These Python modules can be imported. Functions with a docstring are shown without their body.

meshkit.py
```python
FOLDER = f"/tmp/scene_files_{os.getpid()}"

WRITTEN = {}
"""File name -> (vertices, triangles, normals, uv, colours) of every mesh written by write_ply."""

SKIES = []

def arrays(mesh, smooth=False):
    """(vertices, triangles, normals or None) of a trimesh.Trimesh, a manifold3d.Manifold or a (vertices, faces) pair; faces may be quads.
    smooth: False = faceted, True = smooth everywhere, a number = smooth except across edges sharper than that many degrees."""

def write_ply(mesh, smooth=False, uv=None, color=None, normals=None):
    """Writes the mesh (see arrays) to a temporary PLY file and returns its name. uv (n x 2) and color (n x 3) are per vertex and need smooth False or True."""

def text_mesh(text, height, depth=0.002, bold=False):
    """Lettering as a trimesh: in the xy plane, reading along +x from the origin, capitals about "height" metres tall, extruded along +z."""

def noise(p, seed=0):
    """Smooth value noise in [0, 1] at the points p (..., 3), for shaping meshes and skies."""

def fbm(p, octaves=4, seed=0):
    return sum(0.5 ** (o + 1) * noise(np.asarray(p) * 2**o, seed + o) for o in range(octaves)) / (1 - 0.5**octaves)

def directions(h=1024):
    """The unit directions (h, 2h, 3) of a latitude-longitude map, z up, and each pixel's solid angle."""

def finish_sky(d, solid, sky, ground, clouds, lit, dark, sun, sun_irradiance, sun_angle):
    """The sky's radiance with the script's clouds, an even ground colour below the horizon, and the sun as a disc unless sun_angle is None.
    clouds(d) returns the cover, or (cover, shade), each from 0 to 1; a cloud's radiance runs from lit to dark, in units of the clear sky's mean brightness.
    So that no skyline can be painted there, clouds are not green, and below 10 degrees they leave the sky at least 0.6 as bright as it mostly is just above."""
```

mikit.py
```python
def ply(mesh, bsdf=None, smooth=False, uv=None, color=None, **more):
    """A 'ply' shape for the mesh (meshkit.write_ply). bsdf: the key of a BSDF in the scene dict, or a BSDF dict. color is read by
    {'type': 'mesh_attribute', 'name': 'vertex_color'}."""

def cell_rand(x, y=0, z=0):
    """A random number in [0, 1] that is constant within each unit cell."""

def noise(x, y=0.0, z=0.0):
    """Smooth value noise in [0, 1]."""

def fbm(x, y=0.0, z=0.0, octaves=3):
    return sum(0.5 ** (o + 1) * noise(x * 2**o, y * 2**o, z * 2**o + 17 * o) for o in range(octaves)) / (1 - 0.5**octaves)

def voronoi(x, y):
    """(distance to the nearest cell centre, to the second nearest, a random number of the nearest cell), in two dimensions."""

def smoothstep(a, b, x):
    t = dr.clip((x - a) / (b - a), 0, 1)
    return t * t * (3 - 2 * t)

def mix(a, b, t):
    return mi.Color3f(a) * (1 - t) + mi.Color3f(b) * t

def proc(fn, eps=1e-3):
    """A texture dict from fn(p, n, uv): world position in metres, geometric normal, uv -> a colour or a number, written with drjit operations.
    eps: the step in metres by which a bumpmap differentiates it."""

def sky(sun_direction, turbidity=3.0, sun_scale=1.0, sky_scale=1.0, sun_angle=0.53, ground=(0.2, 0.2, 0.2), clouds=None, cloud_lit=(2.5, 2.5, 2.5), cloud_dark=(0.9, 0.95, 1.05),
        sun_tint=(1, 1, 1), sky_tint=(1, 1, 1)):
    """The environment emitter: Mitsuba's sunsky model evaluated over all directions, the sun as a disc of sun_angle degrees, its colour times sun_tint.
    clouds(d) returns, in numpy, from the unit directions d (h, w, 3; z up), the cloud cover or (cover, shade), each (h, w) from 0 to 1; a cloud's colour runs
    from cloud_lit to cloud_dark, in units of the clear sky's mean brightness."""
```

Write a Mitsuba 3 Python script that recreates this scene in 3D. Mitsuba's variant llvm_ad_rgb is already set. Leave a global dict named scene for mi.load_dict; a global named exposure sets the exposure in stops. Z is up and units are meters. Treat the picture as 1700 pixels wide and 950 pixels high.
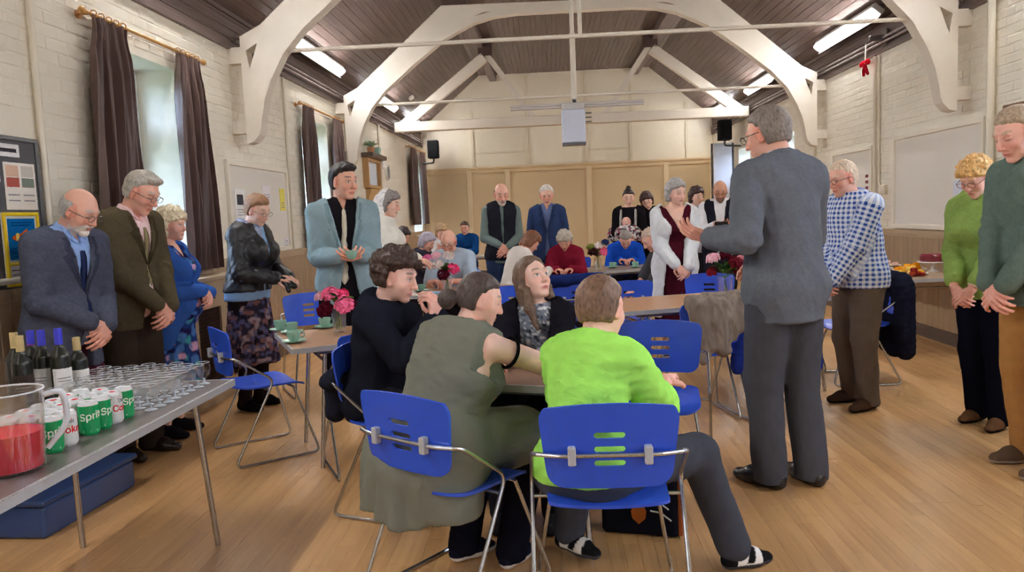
import math, random, numpy as np, trimesh, mitsuba as mi, manifold3d as m3, mikit, meshkit, drjit as dr
from shapely.geometry import Polygon, LineString, box as sbox, Point
from shapely.ops import unary_union
from shapely import affinity
T = mi.ScalarTransform4f
scene, labels = {}, {}
# ---------------------------------------------------------------- camera, sky, exposure
YAW, PITCH, ROLL, EYE, FOCAL = math.radians(2.994), math.radians(5.27), math.radians(2.347), np.array([0, 0, 1.43]), 1280.0
def camera_axes():
    f = np.array([-math.sin(YAW) * math.cos(PITCH), math.cos(YAW) * math.cos(PITCH), -math.sin(PITCH)])
    r = np.array([math.cos(YAW), math.sin(YAW), 0.0]); d = np.cross(f, r)
    return math.cos(ROLL) * r + math.sin(ROLL) * d, -math.sin(ROLL) * r + math.cos(ROLL) * d, f
_r, _d, _f = camera_axes()
_m = np.eye(4); _m[:3, 0], _m[:3, 1], _m[:3, 2], _m[:3, 3] = -_r, -_d, _f, EYE
scene['camera'] = {'type': 'perspective', 'fov': math.degrees(2 * math.atan(850 / FOCAL)), 'fov_axis': 'x', 'near_clip': 0.05, 'far_clip': 300.0, 'to_world': T(_m)}
scene['sky'] = mikit.sky((0.55, -0.35, 0.75), turbidity=3.5, sun_scale=0.0, sky_scale=55.0, ground=(0.2, 0.22, 0.2), sky_tint=(.66, .93, 1.4),
    clouds=lambda d: (np.full(d.shape[:2], 0.85), meshkit.fbm(d * 3, 3, 5) * 0.5), cloud_lit=(1.1, 1.45, 1.95), cloud_dark=(0.9, 0.95, 1.05))
exposure = 0.62
TUBE = 64.0      # radiance of the fluorescent diffusers
# ---------------------------------------------------------------- helpers
rng = np.random.default_rng(7)
def lin(c):
    c = np.asarray(c, float) / 255.0
    return np.where(c <= 0.04045, c / 12.92, ((c + 0.055) / 1.055) ** 2.4)
def L3(c): return [float(v) for v in lin(c)]
counts = {}
def numbered(name):
    n = counts.get(name, -1) + 1; counts[name] = n
    return name if n == 0 else f'{name}_{n:03d}'
def put(name, shape, parent=None):
    key = numbered(f'{parent}__{name}' if parent else name)
    scene[key] = shape
    return key
def tag(key, label=None, cat=None, group=None, kind=None):
    e = labels.setdefault(key, {})
    if label: e['label'] = label
    if cat: e['category'] = cat
    if group: e['group'] = group
    if kind: e['kind'] = kind
    return key
def thing(name, label, cat, group=None, kind=None):
    return tag(numbered(name), label, cat, group, kind)
def M(v, f): return trimesh.Trimesh(np.asarray(v, float), np.asarray(f), process=False)
def cat_(*ms):
    ms = [m for m in (ms[0] if len(ms) == 1 and isinstance(ms[0], (list, tuple)) else ms)]
    return trimesh.util.concatenate(ms)
def box(x0, x1, y0, y1, z0, z1):
    b = trimesh.creation.box((abs(x1 - x0), abs(y1 - y0), abs(z1 - z0))); b.apply_translation(((x0 + x1) / 2, (y0 + y1) / 2, (z0 + z1) / 2)); return b
def rbox(x0, x1, y0, y1, z0, z1, r=0.01, seg=8):
    r = min(r, abs(x1 - x0) / 2.01, abs(y1 - y0) / 2.01, abs(z1 - z0) / 2.01)
    s = m3.Manifold.sphere(r, seg)
    return tm(m3.Manifold.batch_hull([s.translate((x, y, z)) for x in (x0 + r, x1 - r) for y in (y0 + r, y1 - r) for z in (z0 + r, z1 - r)]))
def tm(man):
    g = man.to_mesh(); return M(g.vert_properties[:, :3], g.tri_verts)
def tube(pts, r, n=8, close=False):
    """a round rod through the points (parallel-transport frame)"""
    p = np.asarray(pts, float); k = len(p); rr = np.broadcast_to(np.asarray(r, float), (k,))
    t = np.gradient(p, axis=0) if k > 2 else np.repeat((p[1:] - p[:1]), k, 0)
    t /= np.linalg.norm(t, axis=1, keepdims=True) + 1e-12
    u = np.cross(t[0], [0, 0, 1] if abs(t[0][2]) < 0.9 else [1, 0, 0]); u /= np.linalg.norm(u)
    V, a = [], np.arange(n) * 2 * np.pi / n
    for i in range(k):
        u = u - t[i] * (u @ t[i]); u /= np.linalg.norm(u) + 1e-12; w = np.cross(t[i], u)
        V.append(p[i] + rr[i] * (np.cos(a)[:, None] * u + np.sin(a)[:, None] * w))
    V = np.vstack(V + [p[:1], p[-1:]]); F = []
    for i in range(k - 1):
        for j in range(n):
            a0, a1, b0, b1 = i * n + j, i * n + (j + 1) % n, (i + 1) * n + j, (i + 1) * n + (j + 1) % n
            F += [[a0, a1, b1], [a0, b1, b0]]
    for j in range(n):
        F += [[k * n, (j + 1) % n, j], [k * n + 1, (k - 1) * n + j, (k - 1) * n + (j + 1) % n]]
    return M(V, F)
def bend(pts, r=0.04, n=5):
    """round the corners of a polyline"""
    p = [np.asarray(q, float) for q in pts]; out = [p[0]]
    for a, b, c in zip(p, p[1:], p[2:]):
        d0, d1 = np.linalg.norm(a - b), np.linalg.norm(c - b); q = min(r, d0 * 0.45, d1 * 0.45)
        s, e = b + (a - b) / d0 * q, b + (c - b) / d1 * q
        out += [(1 - t) ** 2 * s + 2 * t * (1 - t) * b + t * t * e for t in np.linspace(0, 1, n)]
    return np.array(out + [p[-1]])
def lathe(prof, n=20):
    return trimesh.creation.revolve(np.asarray(prof, float), sections=n)
def extrude(poly, h):
    return cat_([trimesh.creation.extrude_polygon(g, h, engine='earcut') for g in getattr(poly, 'geoms', [poly])])
def xf(mesh, R=None, t=None):
    m = mesh.copy(); A = np.eye(4)
    if R is not None: A[:3, :3] = R
    if t is not None: A[:3, 3] = t
    m.apply_transform(A); return m
def rotz(a): c, s = math.cos(a), math.sin(a); return np.array([[c, -s, 0], [s, c, 0], [0, 0, 1.0]])
def rotx(a): c, s = math.cos(a), math.sin(a); return np.array([[1, 0, 0], [0, c, -s], [0, s, c]])
def roty(a): c, s = math.cos(a), math.sin(a); return np.array([[c, 0, s], [0, 1, 0], [-s, 0, c]])
def TW(R=None, t=(0, 0, 0), s=(1, 1, 1)):
    A = np.eye(4); A[:3, :3] = (np.eye(3) if R is None else R) @ np.diag(s); A[:3, 3] = t
    return T(A)
def col(mesh, c):
    """the same colour (0-255 sRGB) on every vertex"""
    return np.tile(lin(c), (len(mesh.vertices), 1))
def vc(mesh, c, mat='cloth', smooth=False):
    """ply dict with vertex colours; smooth angle meshes are split first"""
    mesh = mesh if isinstance(mesh, trimesh.Trimesh) else M(*mesh); mat = {'matt': 'cloth', 'leafy': 'cloth', 'woodgloss': 'satin', 'hair': 'skin'}.get(mat, mat)
    if smooth is not False and smooth is not True:
        assert np.ndim(c[0]) == 0
        v, f, n = meshkit.arrays(mesh, smooth); mesh = M(v, f)
        path = meshkit.write_ply(mesh, False, None, col(mesh, c), normals=n)
        return {'type': 'ply', 'filename': path, 'face_normals': False, 'bsdf': {'type': 'ref', 'id': mat}}
    c = col(mesh, c) if np.ndim(c[0]) == 0 else c
    return mikit.ply(mesh, mat, smooth, color=c)
def moved(shape, tw): return {**shape, 'to_world': tw}
# ---------------------------------------------------------------- materials
def two(b): return {'type': 'twosided', 'bsdf': b}
ATTR = {'type': 'mesh_attribute', 'name': 'vertex_color'}
def pr(rough, spec=0.5, **k): return {'type': 'principled', 'base_color': ATTR, 'roughness': rough, 'specular': spec, **k}
scene['cloth'] = two({'type': 'diffuse', 'reflectance': ATTR})
def plastic(a, s=1.0): return two({'type': 'principled', 'base_color': ATTR, 'roughness': a, 'specular': s})
scene['skin'] = plastic(0.55, 0.35)
scene['gloss'] = plastic(0.3, 0.5)
scene['chrome'] = two({'type': 'roughconductor', 'distribution': 'ggx', 'alpha': 0.09, 'eta': {'type': 'rgb', 'value': [2.9, 2.8, 2.4]}, 'k': {'type': 'rgb', 'value': [3.1, 3.1, 3.0]}})
scene['satin'] = plastic(0.45, 0.45)
scene['glass'] = {'type': 'thindielectric', 'int_ior': 1.5}
scene['solidglass'] = {'type': 'dielectric', 'int_ior': 1.45}
def brickpaint(p, n, uv):
    g = mikit.fbm(p.y * 1.1 + p.x * 0.3, p.z * 1.7, p.x * 0.7, 3)
    s = mikit.fbm(p.y * 9, p.z * 14, p.x * 9, 2)
    return mikit.mix(L3((232, 227, 214)), L3((214, 207, 192)), dr.clip(g * 0.75 + s * 0.35 - 0.15, 0, 1))
def paintbump(p, n, uv): return mikit.fbm(p.y * 16 + p.x * 5, p.z * 26, p.x * 11, 3) * 0.006
scene['brick_paint'] = two({'type': 'bumpmap', 'bump': mikit.proc(paintbump, 3e-3), 'scale': 1.0, 'bsdf': {'type': 'diffuse', 'reflectance': mikit.proc(brickpaint)}})
def floorwood(p, n, uv):
    g = mikit.fbm(p.x * 60, p.y * 2.5, p.z, 3); row = dr.floor((p.x + 2.97) / 0.066)
    t = mikit.cell_rand(row, dr.floor((p.y + mikit.cell_rand(row, 3) * 4) / 1.35), 9)
    w = mikit.fbm(p.x * 0.5, p.y * 0.35, 3, 2)
    c = mikit.mix(L3((198, 156, 106)), L3((162, 118, 76)), dr.clip(t * 0.38 + g * 0.5, 0, 1))
    return c * (0.88 + 0.24 * w)
scene['floor_wood'] = two({'type': 'principled', 'base_color': mikit.proc(floorwood), 'roughness': 0.33, 'specular': 0.55})
def darkwood(p, n, uv):
    g = mikit.fbm(p.x * 45, p.y * 1.6, p.z * 45, 3)
    return mikit.mix(L3((92, 74, 70)), L3((60, 47, 45)), g)
scene['ceiling_wood'] = two({'type': 'principled', 'base_color': mikit.proc(darkwood), 'roughness': 0.42, 'specular': 0.5})
# ---------------------------------------------------------------- the setting
XL, XR, YB, YF, XC = -2.97, 3.84, 18.3, -4.6, 0.435
ZE, ZC, ZF = 3.11, 3.47, 4.70                     # wall top, springing of the slope, flat ceiling
XS = 1.97                                         # half width of the flat ceiling
cream, beige, dado = (224, 216, 198), (200, 177, 140), (158, 134, 108)
fl = put('floor', vc(box(XL - .4, XR + .4, YF - .3, YB + .3, -0.12, -0.022), (110, 80, 52), 'matt'))
tag(fl, 'honey coloured hardwood strip floor of narrow boards', kind='structure')
unit = mikit.ply(box(0, 1, 0, 1, -0.02, 0), 'floor_wood')
rows, strips = int((XR - XL) / 0.066) + 1, []
for r in range(rows):
    y = 1.9 - random.Random(r).random() * 1.2; q = random.Random(1000 + r)
    while y < YB:
        ln = q.choice([0.9, 1.2, 1.5, 1.8]); x = XL + r * 0.066
        strips.append((x, min(x + 0.0652, XR), y, min(y + ln - 0.0015, YB), q.random() * 0.0006)); y += ln
def seen(s):
    x, y = (s[0] + s[1]) / 2, (s[2] + s[3]) / 2
    return -0.72 < x / max(y, .1) < 0.6 and s[3] > 2.9
strips.sort(key=lambda s: (not seen(s), s[2]))
for s in strips[:300]:
    put('board', moved(unit, TW(None, (s[0], s[2], -s[4]), (s[1] - s[0], s[3] - s[2], 1))), fl)
rest = cat_([box(s[0], s[1], s[2], s[3], -0.02, -s[4]) for s in strips[300:]] + [box(XL, XR, YF, 0.7, -0.02, 0)])
tag(put('far_boards', mikit.ply(rest, 'floor_wood'), fl), kind='stuff')

# walls with window openings
def slab_with_holes(x0, x1, y0, y1, z0, z1, holes):
    m = m3.Manifold.cube((x1 - x0, y1 - y0, z1 - z0)).translate((x0, y0, z0))
    for (a, b, c, d) in holes: m -= m3.Manifold.cube((x1 - x0 + 1, b - a, d - c)).translate((x0 - .5, a, c))
    return tm(m)
WIN = [(5.20, 6.18, 1.08, 2.70), (9.35, 10.45, 1.08, 2.72), (16.85, 17.95, 1.08, 2.72), (-.6, .4, 1.08, 2.7), (-2.6, -1.6, 1.08, 2.7)]
WINR = [(12.35, 13.25, 1.95, 2.55), (15.0, 15.9, 1.95, 2.55), (3.2, 4.6, 1.2, 2.7), (-0.6, 0.8, 1.2, 2.7), (-3.6, -2.4, 1.2, 2.7)]
wl = put('wall_left', mikit.ply(slab_with_holes(XL - .42, XL, YF - .3, YB + .3, -0.1, ZC, WIN), 'brick_paint'))
tag(wl, 'cream painted brick side wall with the curtained windows', kind='structure')
wr = put('wall_right', mikit.ply(slab_with_holes(XR, XR + .42, YF - .3, YB + .3, -0.1, ZC, WINR), 'brick_paint'))
tag(wr, 'cream painted brick side wall with the framed white panels', kind='structure')
wb = put('wall_back', vc(box(XL - .42, XR + .42, YB, YB + .3, -0.1, 5.3), cream, 'matt'))
tag(wb, 'cream far end wall above beige partition panels', kind='structure')
wf = put('wall_front', vc(box(XL - .42, XR + .42, YF - .3, YF, -0.1, 5.3), cream, 'matt'))
tag(wf, 'cream end wall behind the viewer', kind='structure')
def bricks(wall, x, side, y0, y1, z0, z1, holes, near):
    q = random.Random(3 if side > 0 else 4); L = []
    nz = int((z1 - z0) / 0.077)
    for k in range(nz):
        y = y0 - 0.1125 * (k % 2)
        while y < y1:
            a, b, c, d = max(y + .004, y0), min(y + .218, y1), z0 + k * .077 + .004, z0 + k * .077 + .073
            if b - a > .05 and not any(b > h[0] and a < h[1] and d > h[2] and c < h[3] for h in holes):
                L.append((a, b, c, d, 0.0012 + 0.0034 * q.random(), (q.random() - .5) * .012))
            y += .225
    L.sort(key=lambda s: abs(s[0] - near))
    ub = mikit.ply(chamfered(side), 'brick_paint')
    for s in L[:300]:
        put('brick', moved(ub, TW(rotx(s[5]), (x, s[0], s[2]), (s[4] / .006, s[1] - s[0], s[3] - s[2]))), wall)
    u = chamfered(side); Vs, Fs = [], []
    for i, s in enumerate(L[300:]):
        Vs.append(u.vertices * [s[4] / .006, s[1] - s[0], s[3] - s[2]] @ rotx(s[5]).T + [x, s[0], s[2]]); Fs.append(u.faces + len(u.vertices) * i)
    tag(put('far_brickwork', mikit.ply((np.vstack(Vs), np.vstack(Fs)), 'brick_paint'), wall), kind='stuff')
def chamfered(side):
    """unit brick face: 1 x 1 in y, z, proud by 6 mm towards the room"""
    e, h = 0.03, 0.006 * side
    v = np.array([[0, 0, 0], [0, 1, 0], [0, 1, 1], [0, 0, 1], [h, e, 3 * e], [h, 1 - e, 3 * e], [h, 1 - e, 1 - 3 * e], [h, e, 1 - 3 * e]])
    f = [[4, 5, 6], [4, 6, 7]] + [t for i in range(4) for t in ([i, (i + 1) % 4, 4 + (i + 1) % 4], [i, 4 + (i + 1) % 4, 4 + i])]
    m = M(v, f)
    return m if side > 0 else M(v, np.array(f)[:, ::-1])
bricks(wl, XL, 1, 3.9, YB, 1.14, ZE, WIN + [(4.9 - 9, 4.42, 1.0, 2.1), (7.0, 8.68, .9, 2.06)], 5.2)
bricks(wr, XR, -1, 6.3, YB, 1.12, ZE, WINR + [(7.0, 8.86, 1.0, 2.16), (9.36, 10.7, 1.0, 2.1)], 8.6)
# frieze, sloped and flat ceiling in matchboards
ce = put('ceiling', mikit.ply(cat_([box(XL - .4, XR + .4, YF - .3, YB + .3, 5.3, 5.4)]), 'ceiling_wood'))
tag(ce, 'dark brown matchboarded ceiling with sloping sides and flat centre', kind='structure')
def board_strip(p0, p1, y0, y1):
    """one board between two points of the (x, z) section, its face recessed at both edges"""
    p0, p1 = np.array(p0), np.array(p1); d = (p1 - p0); w = np.linalg.norm(d); d /= w; n = np.array([d[1], -d[0]])
    if n[1] > 0: n = -n
    prof = [p0, p0 + d * .006 + n * .007, p1 - d * .006 + n * .007, p1, p1 - n * .02, p0 - n * .02]
    V = np.array([[q[0], y, q[1]] for y in (y0, y1) for q in prof]); F = []
    for i in range(6):
        j = (i + 1) % 6; F += [[i, j, 6 + j], [i, 6 + j, 6 + i]]
    for a in ((0, 1, 2), (0, 2, 3), (0, 3, 4), (0, 4, 5)): F += [list(a), [6 + a[2], 6 + a[1], 6 + a[0]]]
    m = M(V, F); m.fix_normals(); return m
sect = [((XL - .02, ZE), (XL - .02, ZC), 4), ((XL - .05, ZC), (XC - XS, ZF), 20), ((XC - XS, ZF), (XC + XS, ZF), 42), ((XC + XS, ZF), (XR + .05, ZC), 20), ((XR + .02, ZC), (XR + .02, ZE), 4)]
for a, b, n in sect:
    a, b = np.array(a), np.array(b)
    for i in range(n):
        m = board_strip(a + (b - a) * i / n, a + (b - a) * (i + 1) / n, YF, YB)
        if a[0] == b[0]: m.apply_translation((.022 if a[0] < 0 else -.022, 0, 0))
        put('board', mikit.ply(m, 'ceiling_wood'), ce)
put('roof_deck', mikit.ply(cat_([box(XL - .5, XC - XS, YF - .3, YB + .3, 4.75, 5.3), box(XC + XS, XR + .5, YF - .3, YB + .3, 4.75, 5.3)]), 'ceiling_wood'), ce)
for s in (-1, 1):
    xw = XL if s < 0 else XR
    k = put('trim', mikit.ply(cat_(box(xw, xw - s * .035, YF, YB, ZE - .02, ZE + .02), box(xw, xw - s * .03, YF, YB, ZC - .06, ZC - .02), box(xw, xw - s * .022, YF, YB, ZE + .02, ZE + .05)), 'ceiling_wood'))
    tag(k, 'dark brown eaves moulding along the ' + ('window wall' if s < 0 else 'wall with white panels'), kind='structure')
# dado boards, rail and baseboards of the side walls
def dado_wall(wall, xw, s, y0, y1, top, name, what):
    y, i = y0, 0
    shared = vc(rbox(0, s * .016, 0, .106, .13, top - .02, .004, 4), dado, 'woodgloss')
    while y < y1:
        put('dado_board', moved(shared, TW(None, (xw, y, 0))), wall); y += .11
    k = put('trim', vc(cat_(box(xw, xw + s * .045, YF, YB, top - .03, top + .02), box(xw, xw + s * .03, YF, YB, top - .055, top - .03)), (170, 148, 122), 'woodgloss'))
    tag(k, 'beige dado rail along the ' + what, kind='structure')
    k = put('baseboard_' + name, vc(cat_(box(xw, xw + s * .028, YF, YB, 0, .13), box(xw, xw + s * .02, YF, YB, .13, .145)), (84, 70, 64), 'woodgloss'))
    tag(k, 'dark brown skirting board along the ' + what, kind='structure')
dado_wall(wl, XL, 1, 3.4, 18.3, 1.12, 'left', 'window wall')
dado_wall(wr, XR, -1, 5.6, 18.3, 1.08, 'right', 'wall with white panels')
# the far wall: battens and panels
for (a, b, c, d) in [(-2.9, -1.78, 2.6, 3.5), (-1.72, -.50, 2.92, 3.5), (-.44, .9, 2.6, 3.5), (.96, 1.92, 2.9, 3.5), (1.98, 3.2, 2.6, 3.5), (3.26, 3.8, 2.6, 3.5),
                     (-1.72, -.5, 2.6, 2.88), (.96, 1.92, 2.6, 2.86), (-1.3, -.5, 3.54, 4.55), (-.44, .9, 3.54, 4.6), (.96, 1.92, 3.54, 4.6), (1.98, 2.3, 3.54, 4.5), (-2.1, -1.36, 3.54, 3.9), (2.36, 3., 3.54, 3.9)]:
    put('panel', vc(box(a, b, YB - .012, YB, c, d), cream, 'matt'), wb)
for z in (2.88,): put('batten', vc(box(-1.74, -.48, YB - .03, YB, z, z + .045), (212, 203, 184), 'matt'), wb)
put('batten', vc(box(.94, 1.94, YB - .03, YB, 2.86, 2.9), (212, 203, 184), 'matt'), wb)
for x in (-1.75, -.47, .93, 1.95, 3.23): put('batten', vc(box(x - .03, x + .03, YB - .04, YB, 2.58, 3.9 if abs(x - XC) > 2 else 4.66), (212, 203, 184), 'matt'), wb)
st = [-2.9, -1.86, -.96, .95, 2.74, 3.8]
for a, b in zip(st, st[1:]):
    put('partition_panel', vc(box(a + .06, b - .06, YB - .03, YB, .14, 2.44), beige, 'woodgloss'), wb)
for x in st: put('partition_stile', vc(rbox(x - .06, x + .06, YB - .065, YB, .1, 2.5, .008, 4), (214, 193, 158), 'woodgloss'), wb)
put('partition_rail', vc(cat_(box(XL, XR, YB - .06, YB, 2.44, 2.54), box(XL, XR, YB - .085, YB, 2.53, 2.57)), (204, 180, 142), 'woodgloss'), wb)
k = put('baseboard_back', vc(box(XL, XR, YB - .07, YB, 0, .14), (96, 78, 66), 'woodgloss')); tag(k, 'dark skirting board below the beige partition panels', kind='structure')
# ---------------------------------------------------------------- windows
def window(y0, y1, z0, z1, xo, s, what, mull):
    w = tag(numbered('window'), what, kind='structure')
    fr = [(y0, y0 + .06, z0, z1), (y1 - .06, y1, z0, z1), (y0, y1, z0, z0 + .07), (y0, y1, z1 - .06, z1)]
    zt = z0 + (z1 - z0) * .68
    if mull: fr += [(y0, y1, zt - .04, zt + .04), ((y0 + y1) / 2 - .045, (y0 + y1) / 2 + .045, z0, z1)]
    put('frame', vc(cat_([rbox(xo - .035, xo + .035, a, b, c, d, .008, 4) for a, b, c, d in fr]), (232, 236, 240), 'gloss'), w)
    cells = [(y0 + .06, (y0 + y1) / 2 - .045), ((y0 + y1) / 2 + .045, y1 - .06)] if mull else [(y0 + .06, y1 - .06)]
    rowz = [(z0 + .07, zt - .04), (zt + .04, z1 - .06)] if mull else [(z0 + .07, z1 - .06)]
    for a, b in cells:
        for c, d in rowz:
            if mull: put('sash', vc(cat_([rbox(xo - .045, xo + .045, p, q, e, g, .006, 4) for p, q, e, g in ((a, a + .045, c, d), (b - .045, b, c, d), (a, b, c, c + .045), (a, b, d - .045, d))]), (236, 240, 244), 'gloss'), w)
            put('pane', {**mikit.ply(M([[xo, a, c], [xo, b, c], [xo, b, d], [xo, a, d]], [[0, 1, 2], [0, 2, 3]]), 'glass')}, w)
    if mull:
        put('sill', vc(rbox(XL - .36, XL + .06, y0 - .05, y1 + .05, z0 - .035, z0, .012), (226, 222, 212), 'gloss'), w)
window(*WIN[0], XL - .34, 1, 'white framed window between brown curtains nearest the viewer', True)
window(*WIN[1], XL - .34, 1, 'white framed window behind the man in the pale blue jacket', True)
window(*WIN[2], XL - .34, 1, 'white framed window in the far corner between narrow curtains', True)
window(*WIN[3], XL - .34, 1, 'white framed window beside the viewer, outside the view', True)
window(*WIN[4], XL - .34, 1, 'white framed window behind the viewer on the curtained side', True)
for i, h in enumerate(WINR):
    window(*h, XR + .34, -1, ['small high window with a brown frame near the far speaker', 'small high window with a brown frame behind the grey suited man', 'wide window on the panelled side outside the view', 'second wide window on the panelled side outside the view', 'third wide window on the panelled side behind the viewer'][i], i > 1)
# ---------------------------------------------------------------- roof trusses
white = (216, 208, 196)
HALF = [(3.265, 2.2), (3.265, 3.19), (3.06, 3.29), (1.83, 4.345), (0, 4.32), (0, 4.19), (.8, 4.19), (1.12, 4.16), (1.4, 4.09), (1.8, 3.9), (2.2, 3.61), (2.66, 3.24), (2.87, 3.01), (3.0, 2.78), (3.07, 2.6), (3.11, 2.42), (3.12, 2.34), (3.14, 2.28), (3.2, 2.215)]
HOLES = [[(3.22, 3.06), (3.1, 3.13), (3.19, 2.88)], [(1.42, 4.17), (1.1, 4.24), (1.24, 4.23)]]
def frame_xz(poly, y0, t):
    m = extrude(poly, t); m.vertices = np.c_[m.vertices[:, 0], y0 + t - m.vertices[:, 2], m.vertices[:, 1]]; m.fix_normals(); return m
def arch(y, label):
    t = thing('roof_truss', label, 'roof truss', kind='structure')
    h = Polygon(HALF) - unary_union([Polygon(q) for q in HOLES])
    full = unary_union([affinity.translate(h, XC, 0), affinity.translate(affinity.scale(h, -1, 1, origin=(0, 0)), XC, 0)]).buffer(.002).simplify(.003)
    put('arch', vc(frame_xz(full, y - .075, .15), white, 'matt'), t)
    for s in (-1, 1):
        xw = XL if s < 0 else XR
        put('wall_plate', vc(cat_(box(XC + s * 3.25, xw, y - .05, y + .05, 2.3, 2.42), box(XC + s * 3.25, xw, y - .05, y + .05, 2.95, 3.1)), white, 'matt'), t)
        put('purlin_block', vc(box(XC + s * 1.5, XC + s * 1.82, y - .07, y + .07, 4.33, 4.7), (70, 56, 54), 'matt'), t)
    put('tie_rod', vc(tube([(XC - 2.95, y, 3.055), (XC + 2.95, y, 3.045)], .02, 8), white, 'matt', 40), t)
    return t
t1 = arch(7.33, 'nearest white arched timber roof truss with a thin tie rod')
put('hanger_rod', vc(tube([(.34, 7.33, 3.05), (.34, 7.33, 4.22)], .02, 8), white, 'matt', 40), t1)
arch(10.98, 'complete white arched timber roof truss above the hanging white box')
t3 = thing('roof_truss', 'far white roof truss with a tie beam and slanting struts', 'roof truss', kind='structure')
def stick(p, q, w, y, tck=.14):
    return frame_xz(LineString([p, q]).buffer(w / 2, cap_style=2), y - tck / 2, tck)
put('tie_beam', vc(rbox(XC - 3.3, XC + 3.3, 14.62, 14.78, 3.07, 3.25, .01, 4), white, 'matt'), t3)
for s in (-1, 1):
    put('rafter', vc(stick((XC + s * 3.22, 3.12), (XC + s * 1.55, 4.38), .18, 14.7), white, 'matt'), t3)
    put('strut', vc(stick((XC + s * 1.5, 4.42), (XC + s * .66, 3.22), .1, 14.7, .1), white, 'matt'), t3)
    put('purlin_block', vc(box(XC + s * 1.4, XC + s * 1.66, 14.63, 14.77, 4.4, 4.7), (70, 56, 54), 'matt'), t3)
for s in (-1, 1):
    k = put('trim', mikit.ply(box(XC + s * 1.56, XC + s * 1.72, YF, YB, 4.54, 4.68), 'ceiling_wood')); tag(k, 'dark brown purlin under the ' + ('window side' if s < 0 else 'white panel side') + ' of the ceiling', kind='structure')
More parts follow.
